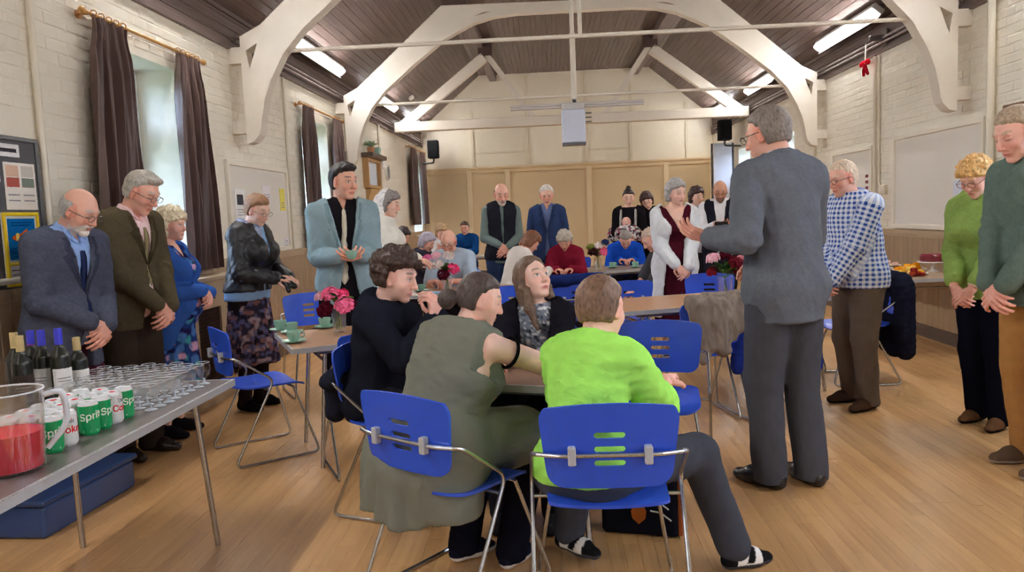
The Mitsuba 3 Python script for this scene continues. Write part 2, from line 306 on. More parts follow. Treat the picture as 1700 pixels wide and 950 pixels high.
# ---------------------------------------------------------------- fluorescent lights
def striplight(x, y0, y1, s, label, z=3.50):
    t = thing('strip_light', label, 'strip light', 'fluorescent strip lights under the sloping ceiling')
    a = math.atan2(ZF - ZC, (XR + .05 - XC - XS)) * s
    base = xf(rbox(-.062, .062, 0, y1 - y0, .0, .07, .012, 6), roty(a), (x, y0, z)); put('housing', vc(base, (190, 188, 184), 'gloss'), t)
    em = xf(rbox(-.055, .055, .02, y1 - y0 - .02, -.06, .0, .025, 10), roty(a), (x, y0, z))
    put('diffuser', {**vc(em, (240, 240, 240), 'gloss', True), 'emitter': {'type': 'area', 'radiance': {'type': 'rgb', 'value': [TUBE * 1.0, TUBE * .97, TUBE * .92]}}}, t)
    put('added_shade_lip', vc(xf(box(min(s * .064, s * .072), max(s * .064, s * .072), 0, y1 - y0, -.07, .07), roty(a), (x, y0, z)), (200, 198, 194), 'gloss'), t)  # added lip on the wall side, keeps the lamp from overlighting the frieze
    for b in (.3, y1 - y0 - .34): put('bracket', vc(xf(box(-.02, .02, b, b + .04, .065, .12), roty(a), (x, y0, z)), (200, 200, 198), 'gloss'), t)
for i, (y0, y1) in enumerate([(8.9, 10.75), (12.95, 14.5), (16.4, 17.8), (4.9, 6.7), (1.0, 2.9), (-2.8, -1)]):
    w = ['nearest', 'second', 'third and farthest', 'overhead', 'rearward', 'rearmost'][i]
    striplight(-2.80, y0, y1, -1, f'{w} glowing fluorescent strip light on the window side of the ceiling')
    striplight(3.66, y0, y1, 1, f'{w} glowing fluorescent strip light on the white panel side of the ceiling')
# ---------------------------------------------------------------- blue chairs
def subdiv(m, e):
    v, f = trimesh.remesh.subdivide_to_size(m.vertices, m.faces, e); m = M(v, f); m.merge_vertices(); return m
def rr_poly(w0, w1, h, r):
    """rounded trapezoid, bottom width w0, top width w1"""
    return Polygon([(-w0 / 2, 0), (w0 / 2, 0), (w1 / 2, h), (-w1 / 2, h)]).buffer(-r).buffer(r, quad_segs=5)
def make_chair_parts():
    P = {}
    b = rr_poly(.40, .465, .285, .06)
    top = Polygon([(-.3, -.1), (.3, -.1)] + [(x, .285 - .022 * (x / .23) ** 2) for x in np.linspace(.3, -.3, 13)])
    b = b.intersection(top)
    for z in (.085, .132, .179): b = b.difference(LineString([(-.04, z), (.04, z)]).buffer(.0105))
    m = subdiv(extrude(b, .011), .045); v = m.vertices
    x, z, t = v[:, 0], v[:, 1], v[:, 2]
    m.vertices = np.c_[x, -.235 + t + .55 * x ** 2 - .10 * z + .5 * (z - .15) ** 2 * 0 , .54 + z]; m.fix_normals(); P['backrest'] = m
    s = affinity.translate(rr_poly(.40, .45, .43, .07), 0, -.2)
    m = subdiv(extrude(s, .011), .05); v = m.vertices; x, y, t = v.T
    m.vertices = np.c_[x, y, .435 + t + .35 * x ** 2 - .9 * np.clip(y - .14, 0, 1) ** 2 * 3 + .5 * np.clip(-.08 - y, 0, 1) ** 2 * 3]; m.fix_normals(); P['seat'] = m
    P['back_bar'] = tube(bend([(-.235, -.225, .655), (-.16, -.252, .655), (.16, -.252, .655), (.235, -.225, .655)], .03), .0075, 8)
    for s in (-1, 1):
        P['side_frame' + ('' if s < 0 else '_001')] = tube(bend([(s * .232, -.226, .655), (s * .252, -.20, .65), (s * .262, .01, .50), (s * .262, -.25, .009), (s * .262, .27, .009), (s * .19, .15, .425)], .045), .0078, 8)
        P['clamp' + ('' if s < 0 else '_001')] = rbox(s * .122 - .013, s * .122 + .013, -.268, -.238, .625, .685, .004, 4)
    P['cross_bar'] = tube([(-.19, .15, .425), (.19, .15, .425)], .007, 8)
    P['cross_bar_001'] = tube([(-.255, -.02, .44), (.255, -.02, .44)], .007, 8)
    return P
BLUE = (42, 80, 196)
_cp = make_chair_parts(); CHAIR = {}
for k, m in _cp.items():
    kind = k.split('_001')[0]
    CHAIR[k] = vc(m, BLUE, 'gloss', 40) if kind in ('seat', 'backrest') else vc(m, (170, 174, 182), 'gloss') if kind == 'clamp' else mikit.ply(m, 'chrome', 40)
def chair(x, y, h, label):
    t = thing('stacking_chair', label, 'chair', 'blue moulded chairs around the tables')
    for k, s in CHAIR.items(): scene[f'{t}__{k}'] = moved(s, TW(rotz(math.radians(h)), (x, y, 0)))
    for k in CHAIR:
        if 'clamp' in k or 'bar' in k or 'frame' in k: labels[f'{t}__{k}'] = {'label': 'grey clamp' if 'clamp' in k else 'chrome rod'}
    return t
chair(.165, 2.66, 0, 'blue chair the boy in the neon yellow shirt sits on')
chair(-.41, 2.84, -36, 'blue chair the woman in the olive dress sits on')
chair(-.78, 3.75, -111, 'blue chair under the boy in the black hoodie')
chair(-1.86, 4.69, -52, 'empty blue chair beside the flowered skirt, chrome sled legs seen whole')
chair(.53, 3.98, 168, 'empty blue chair turned to the viewer left of the grey suit')
chair(.975, 5.23, 14, 'blue chair with the taupe shawl thrown over its back')
chair(1.43, 5.40, 12, 'blue chair with a bright blue padded coat behind the grey suit')
chair(2.42, 6.25, 90, 'chair hidden by the black padded coat near the food table')
chair(-2.02, 6.42, -150, 'blue chair across the cup table in front of the skirt wearer')
chair(-1.08, 4.4, 27, 'empty blue chair behind the black hoodie at the cup table')
chair(-.10, 3.98, 176, 'blue chair hidden under the long haired boy')
chair(-.42, 6.35, 160, 'blue chair between the brown table and the long haired boy')
chair(.16, 7.1, 14, 'blue chair with a navy coat over its back before the maroon top')
chair(.62, 6.95, 10, 'low blue chair beside the far table left of the jeans')
chair(1.4, 6.9, 170, 'blue chair behind the shiny long table nearest the maroon dress')
chair(1.98, 6.75, 190, 'blue chair behind the vase of red and pink flowers')
chair(-.72, 8.9, -60, 'blue chair hung with a grey and yellow jacket below the black vest')
chair(.32, 10.4, 180, 'small blue chair against the far panels right of the grey curls')
# ---------------------------------------------------------------- tables
def table(x, y, h, L, W, label, top=(150, 112, 84), cat='table', H=.73):
    t = thing('folding_table', label, cat); R = rotz(math.radians(h)); w = TW(R, (x, y, 0))
    def p(n, m, c, mat='gloss', sm=40): put(n, moved(vc(m, c, mat, sm), w), t)
    p('tabletop', rbox(-L / 2 + .008, L / 2 - .008, -W / 2 + .008, W / 2 - .008, H - .024, H, .004, 6), top)
    e = sbox(-L / 2, -W / 2, L / 2, W / 2).buffer(.004).difference(sbox(-L / 2 + .01, -W / 2 + .01, L / 2 - .01, W / 2 - .01))
    m = extrude(e, .03); m.apply_translation((0, 0, H - .031)); p('edge_trim', m, (160, 160, 162))
    for sx in (-1, 1):
        for sy in (-1, 1):
            put('leg', moved(mikit.ply(cat_(tube([(sx * (L / 2 - .20), sy * (W / 2 - .10), H - .03), (sx * (L / 2 - .14), sy * (W / 2 - .07), .0)], .0125, 10)), 'chrome', 40), w), t)
        put('cross_bar', moved(mikit.ply(tube([(sx * (L / 2 - .19), -W / 2 + .1, H - .1), (sx * (L / 2 - .19), W / 2 - .1, H - .1)], .009, 8), 'chrome', 40), w), t)
    for s in (-1, 1): put('side_rail', moved(vc(box(-L / 2 + .15, L / 2 - .15, s * (W / 2 - .09) - .012, s * (W / 2 - .09) + .012, H - .06, H - .026), (120, 120, 124), 'gloss'), w), t)
    return t
table(-1.863, 2.52, 90, 1.82, .77, 'grey metal edged drinks table with bottles, cans and glasses', (90, 82, 80))
table(-.97, 4.88, 27, 1.5, .74, 'brown table with green cups and a vase of pink flowers')
table(-.08, 3.43, -18, .86, .62, 'small brown table between the four young people', (128, 104, 86))
table(1.22, 5.96, 17, 1.8, .78, 'long shiny brown table behind the empty blue chair', (164, 122, 86))
table(-.72, 7.38, 4, 1.3, .75, 'brown table in front of the bald man in the pale shirt', (140, 110, 90))
table(.86, 9.55, 26, 1.4, .75, 'far brown table with flowers before the bowed man in blue', (120, 104, 92))
table(-1.35, 13.75, 0, 1.3, .7, 'farthest small table in front of the man in the blue hoodie', (170, 160, 150))
table(3.42, 7.8, 90, 1.9, .68, 'grey edged food table against the panelled wall', (150, 128, 108))
# ---------------------------------------------------------------- cups, vases and table things
cup_m = lathe([(0, 0), (.022, 0), (.024, .006), (.030, .014), (.040, .04), (.042, .062), (.0395, .062), (.036, .04), (.026, .012), (0, .010)], 24)
handle_m = tube([(.038, 0, .05), (.056, 0, .052), (.062, 0, .036), (.052, 0, .022), (.034, 0, .022)], .004, 8)
saucer_m = lathe([(0, 0), (.035, 0), (.045, .006), (.072, .014), (.072, .017), (.044, .010), (0, .006)], 28)
TEAL = (136, 176, 158)
CUP, HAN, SAU = vc(cup_m, TEAL, 'gloss', 40), vc(handle_m, TEAL, 'gloss', 60), vc(saucer_m, TEAL, 'gloss', 40)
def cup(x, y, z, a, label, saucer=None, group='pale green tea cups on the tables'):
    if saucer:
        tag(put('saucer', moved(SAU, TW(None, (x, y, z)))), saucer, 'saucer', 'pale green saucers under the tea cups'); z += .0075
    c = put('tea_cup', moved(CUP, TW(rotz(a), (x, y, z)))); scene[c + '__handle'] = moved(HAN, TW(rotz(a), (x, y, z)))
    return tag(c, label, 'cup', group)
cup(-1.535, 4.44, .73, .4, 'pale green tea cup nearest the table corner', 'pale green saucer nearest the table corner')
cup(-1.80, 4.96, .73, 1.4, 'pale green tea cup farthest left on the cup table', 'pale green saucer farthest left on the cup table')
cup(-1.68, 4.83, .73, 2.2, 'pale green tea cup in the middle of the three close together', 'pale green saucer in the middle of the three close together')
cup(-1.52, 5.02, .73, .2, 'pale green tea cup right beside the pink flowers', 'pale green saucer right beside the pink flowers')
def bloom(r, seed, n=46, flat=.8):
    """a ruffled flower head: many small cupped petals on a dome"""
    q = np.random.default_rng(seed); out = []
    for i in range(n):
        f = (i + .5) / n; th = i * 2.39996; ph = math.acos(1 - f * 1.25)
        d = np.array([math.sin(ph) * math.cos(th), math.sin(ph) * math.sin(th), math.cos(ph) * flat])
        c = d * r * (.72 + .2 * q.random()); s = r * (.34 + .14 * q.random())
        u = np.cross(d, [0, 0, 1.0]) + q.normal(0, .1, 3); u /= np.linalg.norm(u) + 1e-9; w = np.cross(d / np.linalg.norm(d), u)
        pts = [c - w * s * .6, c + u * s * .55 - w * s * .1 + d * s * .15, c + u * s * .4 + w * s * .6 + d * s * .35, c + w * s * .8 + d * s * .5, c - u * s * .4 + w * s * .6 + d * s * .35, c - u * s * .55 - w * s * .1 + d * s * .15, c + w * s * .1]
        out.append(M(pts, [[6, 0, 1], [6, 1, 2], [6, 2, 3], [6, 3, 4], [6, 4, 5], [6, 5, 0]]))
    return cat_(out)
def leaf(l, w, seed):
    t = np.linspace(0, 1, 6); V = []
    for a in t:
        ww = w * math.sin(math.pi * min(1, a * .9 + .08)) ** .8; V += [(-ww, a * l, .02 * math.sin(a * 3) + ww * .3), (0, a * l, .02 * math.sin(a * 3)), (ww, a * l, .02 * math.sin(a * 3) + ww * .3)]
    F = []
    for i in range(5):
        for j in (0, 1): a = i * 3 + j; F += [[a, a + 1, a + 4], [a, a + 4, a + 3]]
    return M(V, F)
def aim(d):
    """rotation taking +z to d"""
    d = np.asarray(d, float) / np.linalg.norm(d); a = np.cross([0, 0, 1.0], d); c = d[2]
    if np.linalg.norm(a) < 1e-8: return np.eye(3) if c > 0 else np.diag([1, -1, -1.0])
    K = np.array([[0, -a[2], a[1]], [a[2], 0, -a[0]], [-a[1], a[0], 0]]); return np.eye(3) + K + K @ K / (1 + c)
def bouquet(x, y, z, flowers, label, vase_label, seed=0, vh=.14, vr=.04, spread=1.0, leaves=10, ripple=True):
    """a glass vase (a thing) holding a bunch of flowers (a thing with blooms, leaves and stems)"""
    v = thing('glass_vase', vase_label, 'vase')
    put('body', moved({**mikit.ply(lathe([(0, 0), (vr * .85, 0), (vr * .9, .004), (vr, vh * .5), (vr * 1.1, vh), (vr * 1.02, vh), (vr * .92, vh * .5), (vr * .8, .01), (0, .01)], 24), 'glass', 40)}, TW(None, (x, y, z))), v)
    f = thing('flower_bunch', label, 'flowers'); q = np.random.default_rng(seed)
    top = np.array([x, y, z + vh]); st = []
    for i, (dx, dy, dz, r, c) in enumerate(flowers):
        p = top + np.array([dx, dy, dz]) * spread; d = p - (top - [0, 0, .12])
        m = xf(bloom(r, seed * 31 + i), aim(d + np.array([0, -.1, .05])), p - d / np.linalg.norm(d) * r * .3)
        cc = np.clip(lin(c) * (0.8 + .35 * q.random((len(m.vertices), 1))), 0, 1); k = put('bloom', vc(m, cc, 'cloth', True), f)
        st.append(tube([np.array([x + q.normal(0, vr * .3), y + q.normal(0, vr * .3), z + .02]), top - [0, 0, .01], p - d / np.linalg.norm(d) * r * .3], .0025, 5))
    for s in st: put('stem', vc(s, (96, 122, 66), 'cloth'), f)
    for i in range(leaves):
        a = i * 2.4 + q.random(); e = .15 + .75 * q.random(); R = rotz(a) @ rotx(e)
        put('leaf', vc(xf(leaf(.07 + .05 * q.random(), .018 + .01 * q.random(), i), R, top + [-.02 * math.sin(a), .02 * math.cos(a), .01 + .05 * q.random()]), [(62, 92, 44), (84, 112, 52), (50, 80, 48)][i % 3], 'cloth'), f)
    return f
PINK, HOT, DARKRED, BLUSH, WHITEF = (238, 110, 150), (232, 70, 120), (70, 14, 28), (240, 190, 205), (238, 226, 222)
bouquet(-1.36, 4.80, .73, [(-.05, .0, .115, .058, PINK), (.05, -.03, .05, .066, PINK), (-.08, -.05, .02, .055, DARKRED), (-.13, .02, .09, .038, BLUSH), (.1, .03, .03, .04, DARKRED), (.01, .06, .10, .05, HOT)], 'bunch of bright pink and dark red flowers on the cup table', 'small clear vase holding the bright pink flowers', 3, .15, .045)
bouquet(1.33, 5.99, .73, [(-.09, .02, .16, .055, BLUSH), (.09, -.02, .12, .065, (98, 26, 38)), (-.10, .03, .05, .045, (120, 30, 44)), (.15, .02, .14, .05, (226, 150, 165)), (.02, .08, .17, .055, DARKRED), (.12, .05, .05, .055, (110, 24, 40))], 'bunch of leafy dark red and blush flowers on the long shiny table', 'clear vase beneath the leafy dark red flowers', 5, .16, .055, 1.0, 20)
bouquet(-1.0, 7.3, .73, [(-.09, 0, .12, .06, WHITEF), (.07, -.02, .08, .065, HOT), (-.03, -.06, .03, .06, DARKRED), (-.11, .04, .2, .055, BLUSH), (.02, .04, .2, .06, WHITEF), (-.2, .02, .18, .05, (226, 120, 170))], 'bunch of white, hot pink and dark red flowers before the bald man', 'clear vase before the bald man', 7, .15, .045)
bouquet(.56, 9.3, .73, [(-.06, 0, .1, .07, (60, 30, 30)), (.06, 0, .1, .07, PINK), (.02, .03, .16, .06, WHITEF), (-.09, .02, .15, .05, (120, 130, 60)), (.1, .0, .2, .05, (40, 50, 90))], 'far bunch of pink and dark flowers on the table of the bowed man', 'far clear vase beside the maroon top', 9, .14, .045)
for (x, y, a, w) in [(.75, 9.5, .5, 'pale green tea cup in front of the man in blue'), (1.02, 9.45, 2, 'pale green tea cup at the edge of the far table'), (.36, 9.15, 1, 'pale green tea cup beside the far flowers'), (-1.26, 7.35, 1, 'pale green tea cup beside the white and hot pink flowers')]:
    cup(x, y, .73, a, w, w.replace('cup', 'cup saucer').replace('tea cup saucer', 'saucer'))
k = put('menu_card', vc(rbox(-.005, .005, -.02, .02, 0, .11, .002, 4), (232, 232, 226), 'matt')); scene[k]['to_world'] = TW(rotz(.4), (.52, 9.12, .73)); tag(k, 'white upright card on the far table beside the flowers', 'card')
bx = thing('wooden_box', 'small brown wooden box on the cup table beside the pink flowers', 'box')
for a, b, c, d in ((-.07, .07, -.055, -.047), (-.07, .07, .047, .055), (-.07, -.062, -.047, .047), (.062, .07, -.047, .047)): put('side', moved(vc(box(a, b, c, d, 0, .085), (124, 76, 48), 'woodgloss'), TW(rotz(.45), (-1.06, 4.92, .73))), bx)
put('base', moved(vc(box(-.062, .062, -.047, .047, 0, .008), (110, 66, 40), 'woodgloss'), TW(rotz(.45), (-1.06, 4.92, .73))), bx)
tag(put('blue_glint', moved(vc(rbox(-.22, .22, -.03, .03, 0, .018, .006), (150, 190, 226), 'gloss'), TW(rotz(.06), (-.93, 7.07, .731)))), 'pale blue flat tray at the near edge of the bald man\'s table', 'glint')  # thin slab coloured as the bluish highlight on the table edge
# drinks table: cans, bottles, jug, glasses
can_b = lathe([(0, .004), (.022, .004), (.026, 0), (.030, .006), (.033, .012), (.033, .104)], 24)
can_l = lathe([(.033, .104), (.0275, .114), (.027, .1165), (.0255, .1165), (.025, .113), (0, .113)], 24)
tab_m = cat_(rbox(-.006, .006, -.012, .008, .113, .1155, .001, 4))
def wrap_text(txt, h, z0, r=.0333, a0=0.0, tilt=0.0):
    m = subdiv(meshkit.text_mesh(txt, h, .0006, True), .012); v = m.vertices - [(m.bounds[0][0] + m.bounds[1][0]) / 2, 0, 0]
    a = a0 + v[:, 0] / r; rr = r + v[:, 2]; m.vertices = np.c_[rr * np.sin(a), -rr * np.cos(a), z0 + v[:, 1] + tilt * v[:, 0]]; return m
def canband(z0, z1, a0, a1, r=.0331):
    A = np.linspace(a0, a1, 10); V = [(r * math.sin(a), -r * math.cos(a), z) for a in A for z in (z0, z1)]; return M(V, [t for i in range(9) for t in ([2 * i, 2 * i + 2, 2 * i + 3], [2 * i, 2 * i + 3, 2 * i + 1])])
LID = vc(can_l, (214, 216, 220), 'gloss', 40)
CANS = {'green': dict(body=vc(can_b, (18, 140, 78), 'gloss', 40), lettering=[vc(wrap_text('Sprite', .024, .058, a0=.35, tilt=.12), (244, 248, 244), 'gloss'), vc(wrap_text('Sprite', .024, .058, a0=3.4, tilt=.12), (244, 248, 244), 'gloss')], band=vc(canband(.012, .02, 0, 6.283), (230, 236, 230), 'gloss', True)),
        'white': dict(body=vc(can_b, (222, 222, 224), 'gloss', 40), lettering=[vc(wrap_text('Diet', .012, .078, a0=.5), (120, 124, 130), 'gloss'), vc(wrap_text('Coke', .022, .046, a0=.5), (204, 24, 40), 'gloss'), vc(wrap_text('Coke', .022, .046, a0=3.6), (204, 24, 40), 'gloss')], band=vc(canband(.088, .094, 0, 6.283), (206, 30, 44), 'gloss', True))}
TABM = {'green': vc(tab_m, (200, 204, 208), 'gloss'), 'white': vc(tab_m, (206, 40, 50), 'gloss')}
def can(x, y, kind, rot, label, group):
    k = thing('drink_can', label, 'can', group); w = TW(rotz(rot), (x, y, .73)); c = CANS[kind]
    put('body', moved(c['body'], w), k); put('lid', moved(LID, w), k); put('ring_pull', moved(TABM[kind], w), k); put('band', moved(c['band'], w), k)
    for s in c['lettering']: put('lettering', moved(s, w), k)
rowx = [-1.625, -1.70, -1.775]
front = [(2.352, 'green', .1), (2.428, 'white', -.1), (2.553, 'green', .15), (2.628, 'green', 1.0), (2.703, 'white', .6), (2.776, 'green', .9)]
where = ['beside the red jug', 'second from the red jug in the front row', 'third from the red jug, after the gap', 'fourth from the red jug in the front row', 'fifth from the red jug in the front row', 'at the end of the front row by the glasses']
for (y, k, r), w in zip(front, where): can(-1.625, y, k, r + .5, f'{"green lemonade" if k == "green" else "white diet cola"} can {w}', 'drink cans on the drinks table')
q = random.Random(5)
for j, x in enumerate(rowx[1:]):
    for i in range(6):
        y = 2.37 + i * .0755 + q.random() * .004; k = ['white', 'green', 'white', 'white', 'green', 'white'][(i + j * 2) % 6]
        can(x, y, k, q.random() * 6, f'{"green" if k == "green" else "white and red"} can standing in the {"second" if j == 0 else "third"} row, number {["one", "two", "three", "four", "five", "six"][i]} from the jug', 'drink cans on the drinks table')
bot = lathe([(0, .004), (.034, .0), (.0375, .006), (.0375, .19), (.034, .205), (.02, .228), (.0145, .245), (.0135, .295), (.0150, .297), (.0150, .305), (0, .305)], 22)
caps = lathe([(.0148, .243), (.0155, .245), (.0152, .308), (0, .309)], 18)
BOT = vc(bot, (24, 26, 20), 'gloss', 40)
def cyl_label(z0, z1, a, r=.0379): return canband(z0, z1, -a, a, r)
def bottle(x, y, cap, lab, label, h=1.0, rot=0.6):
    k = thing('wine_bottle', label, 'bottle', 'wine bottles on the drinks table'); w = TW(rotz(rot), (x, y, .73), (1, 1, h))
    put('body', moved(BOT, w), k); put('capsule', moved(vc(caps, cap, 'gloss', 40), w), k)
    if cap == (58, 60, 190) and x < -2.2: put('capsule_ring', moved(vc(canband(.243, .25, 0, 6.283, .0158), (190, 30, 40), 'gloss', True), w), k)
    if lab: put('paper_label', moved(vc(cyl_label(.05, .15, 1.25), lab, 'matt', True), w), k); put('label_print', moved(vc(cat_(canband(.11, .114, -.7, .7, .0382), canband(.098, .101, -.7, .7, .0382), canband(.086, .088, -.5, .5, .0382)), (130, 126, 130), 'matt'), w), k)
BLU, GOLD, RED = (58, 60, 190), (196, 172, 120), (170, 30, 50)
bottle(-2.02, 3.02, BLU, (232, 230, 228), 'dark wine bottle with blue capsule and white label nearest the glasses', 1.02, .9)
bottle(-2.12, 3.06, BLU, (214, 212, 210), 'dark wine bottle with blue capsule second from the glasses', .99, .1)
bottle(-2.215, 3.13, BLU, None, 'dark wine bottle whose blue capsule has a red ring', .96)
bottle(-2.20, 3.01, GOLD, None, 'dark wine bottle with gold capsule in front of the red ringed one', .99)
bottle(-2.12, 2.93, GOLD, (60, 50, 46), 'dark wine bottle with gold capsule nearest the cans', .98)
bottle(-2.185, 2.78, RED, None, 'dark wine bottle with dark red capsule beside the far gold one', .92)
bottle(-2.2, 2.70, GOLD, None, 'dark wine bottle with pale gold top behind the jug', .97)
bottle(-2.19, 2.60, RED, (70, 20, 26), 'dark wine bottle with red capsule at the edge of the picture', .9)
bottle(-2.01, 3.12, GOLD, (236, 234, 230), 'dark bottle with narrow white label behind the nearest blue capsule', .85, 1.0)
def rim_glint(r, z, t=.0011, n=18): m = trimesh.creation.torus(r, t, n, 5); m.apply_translation((0, 0, z)); return m
GLINT_COL = (214, 220, 228)  # pale opaque colour painted in for the highlight on clear glass edges
ORD = ['first', 'second', 'third', 'fourth', 'fifth', 'sixth', 'seventh', 'eighth', 'ninth']
jug = thing('juice_jug', 'clear plastic jug of red juice at the table corner', 'jug')
jw = TW(rotz(.6), (-1.635, 2.17, .73))
put('body', moved(mikit.ply(lathe([(0, 0), (.088, 0), (.092, .006), (.098, .12), (.104, .24), (.101, .24), (.095, .12), (.088, .008), (0, .008)], 32), 'glass', 40), jw), jug)
put('rim_glint', moved(vc(rim_glint(.1025, .24, .003, 32), GLINT_COL, 'gloss', 60), jw), jug)
put('handle', moved(vc(tube(bend([(.1, 0, .215), (.15, 0, .225), (.16, 0, .12), (.098, 0, .05)], .04), .009, 8), (206, 212, 222), 'gloss', 60), jw), jug)
put('spout', moved(vc(xf(lathe([(.006, 0), (.02, .03), (.018, .03), (.004, 0)], 12), roty(-.6), (-.10, 0, .222)), (214, 220, 230), 'gloss', 40), jw), jug)
tag(put('red_juice', moved(vc(lathe([(0, .010), (.085, .010), (.0925, .118), (0, .118)], 32), (176, 16, 44), 'gloss', 40), jw)), 'red juice filling the lower half of the clear jug', 'juice')
TUM = mikit.ply(lathe([(0, 0), (.03, 0), (.038, .1), (.0365, .1), (.029, .004), (0, .004)], 18), 'glass', 40)
for i, (x, y) in enumerate([(-1.86, 2.42), (-1.95, 2.36), (-1.86, 2.33), (-1.95, 2.27), (-1.87, 2.24)]):
    k = put('glass_tumbler', moved(TUM, TW(None, (x, y, .73)))); scene[k + '__rim_glint'] = moved(vc(rim_glint(.0375, .1), GLINT_COL, 'gloss', 60), TW(None, (x, y, .73)))
    tag(k, f'clear tumbler standing behind the red jug, {ORD[i]} from the glasses end', 'glass', 'clear tumblers behind the red jug')
wine = lathe([(0, 0), (.032, 0), (.032, .003), (.006, .008), (.004, .02), (.004, .06), (.012, .068), (.031, .09), (.035, .115), (.030, .15), (.0288, .15), (.0335, .115), (.0295, .09), (.011, .071), (0, .069)], 16)
WINE = mikit.ply(wine, 'glass', 40)
small = lathe([(0, 0), (.026, 0), (.026, .003), (.007, .01), (.007, .025), (.024, .04), (.031, .07), (.029, .098), (.0278, .098), (.0295, .07), (.022, .042), (0, .03)], 16)
SMALL = mikit.ply(lathe([(.007, .025), (.024, .04), (.031, .07), (.029, .098)], 16), 'glass', 40)
GLINT_RIM = vc(rim_glint(.0285, .098), GLINT_COL, 'gloss', 60); GSTEM = vc(lathe([(0, .001), (.025, .0015), (.02, .004), (.006, .009), (.0045, .02), (.007, .026), (0, .028)], 14), (176, 184, 194), 'gloss', 40)  # opaque pale rim and stem, their colour stands in for glints of glass
q = random.Random(8)
gl = []
for i in range(8):
    for j in range(9):
        x, y = -1.575 - j * .062 + (q.random() - .5) * .008, 2.87 + i * .067 + (j % 2) * .03 + (q.random() - .5) * .008
        if y > 3.34 or (x < -1.96 and y < 3.2) or x < -2.05: continue
        gl.append((x, y, i, j))
for x, y, i, j in gl:
    k = put('wine_glass', moved(SMALL, TW(None, (x, y, .73)))); scene[k + '__rim_glint'] = moved(GLINT_RIM, TW(None, (x, y, .73))); scene[k + '__stem'] = moved(GSTEM, TW(None, (x, y, .73)))
    tag(k, f'small empty stemmed glass, {ORD[i]} row from the cans, {ORD[j]} from the near table edge', 'glass', 'small stemmed glasses on the drinks table')
cb = thing('blue_crate', 'blue plastic storage crate on the floor under the drinks table', 'crate')
put('body', vc(xf(rbox(-.19, .19, -.36, .36, 0, .16, .02), rotz(-.06), (-2.58, 3.75, 0)), (42, 68, 112), 'gloss', 40), cb)
put('lid', vc(xf(rbox(-.205, .205, -.375, .375, .16, .19, .012), rotz(-.06), (-2.58, 3.75, 0)), (38, 60, 100), 'gloss', 40), cb)
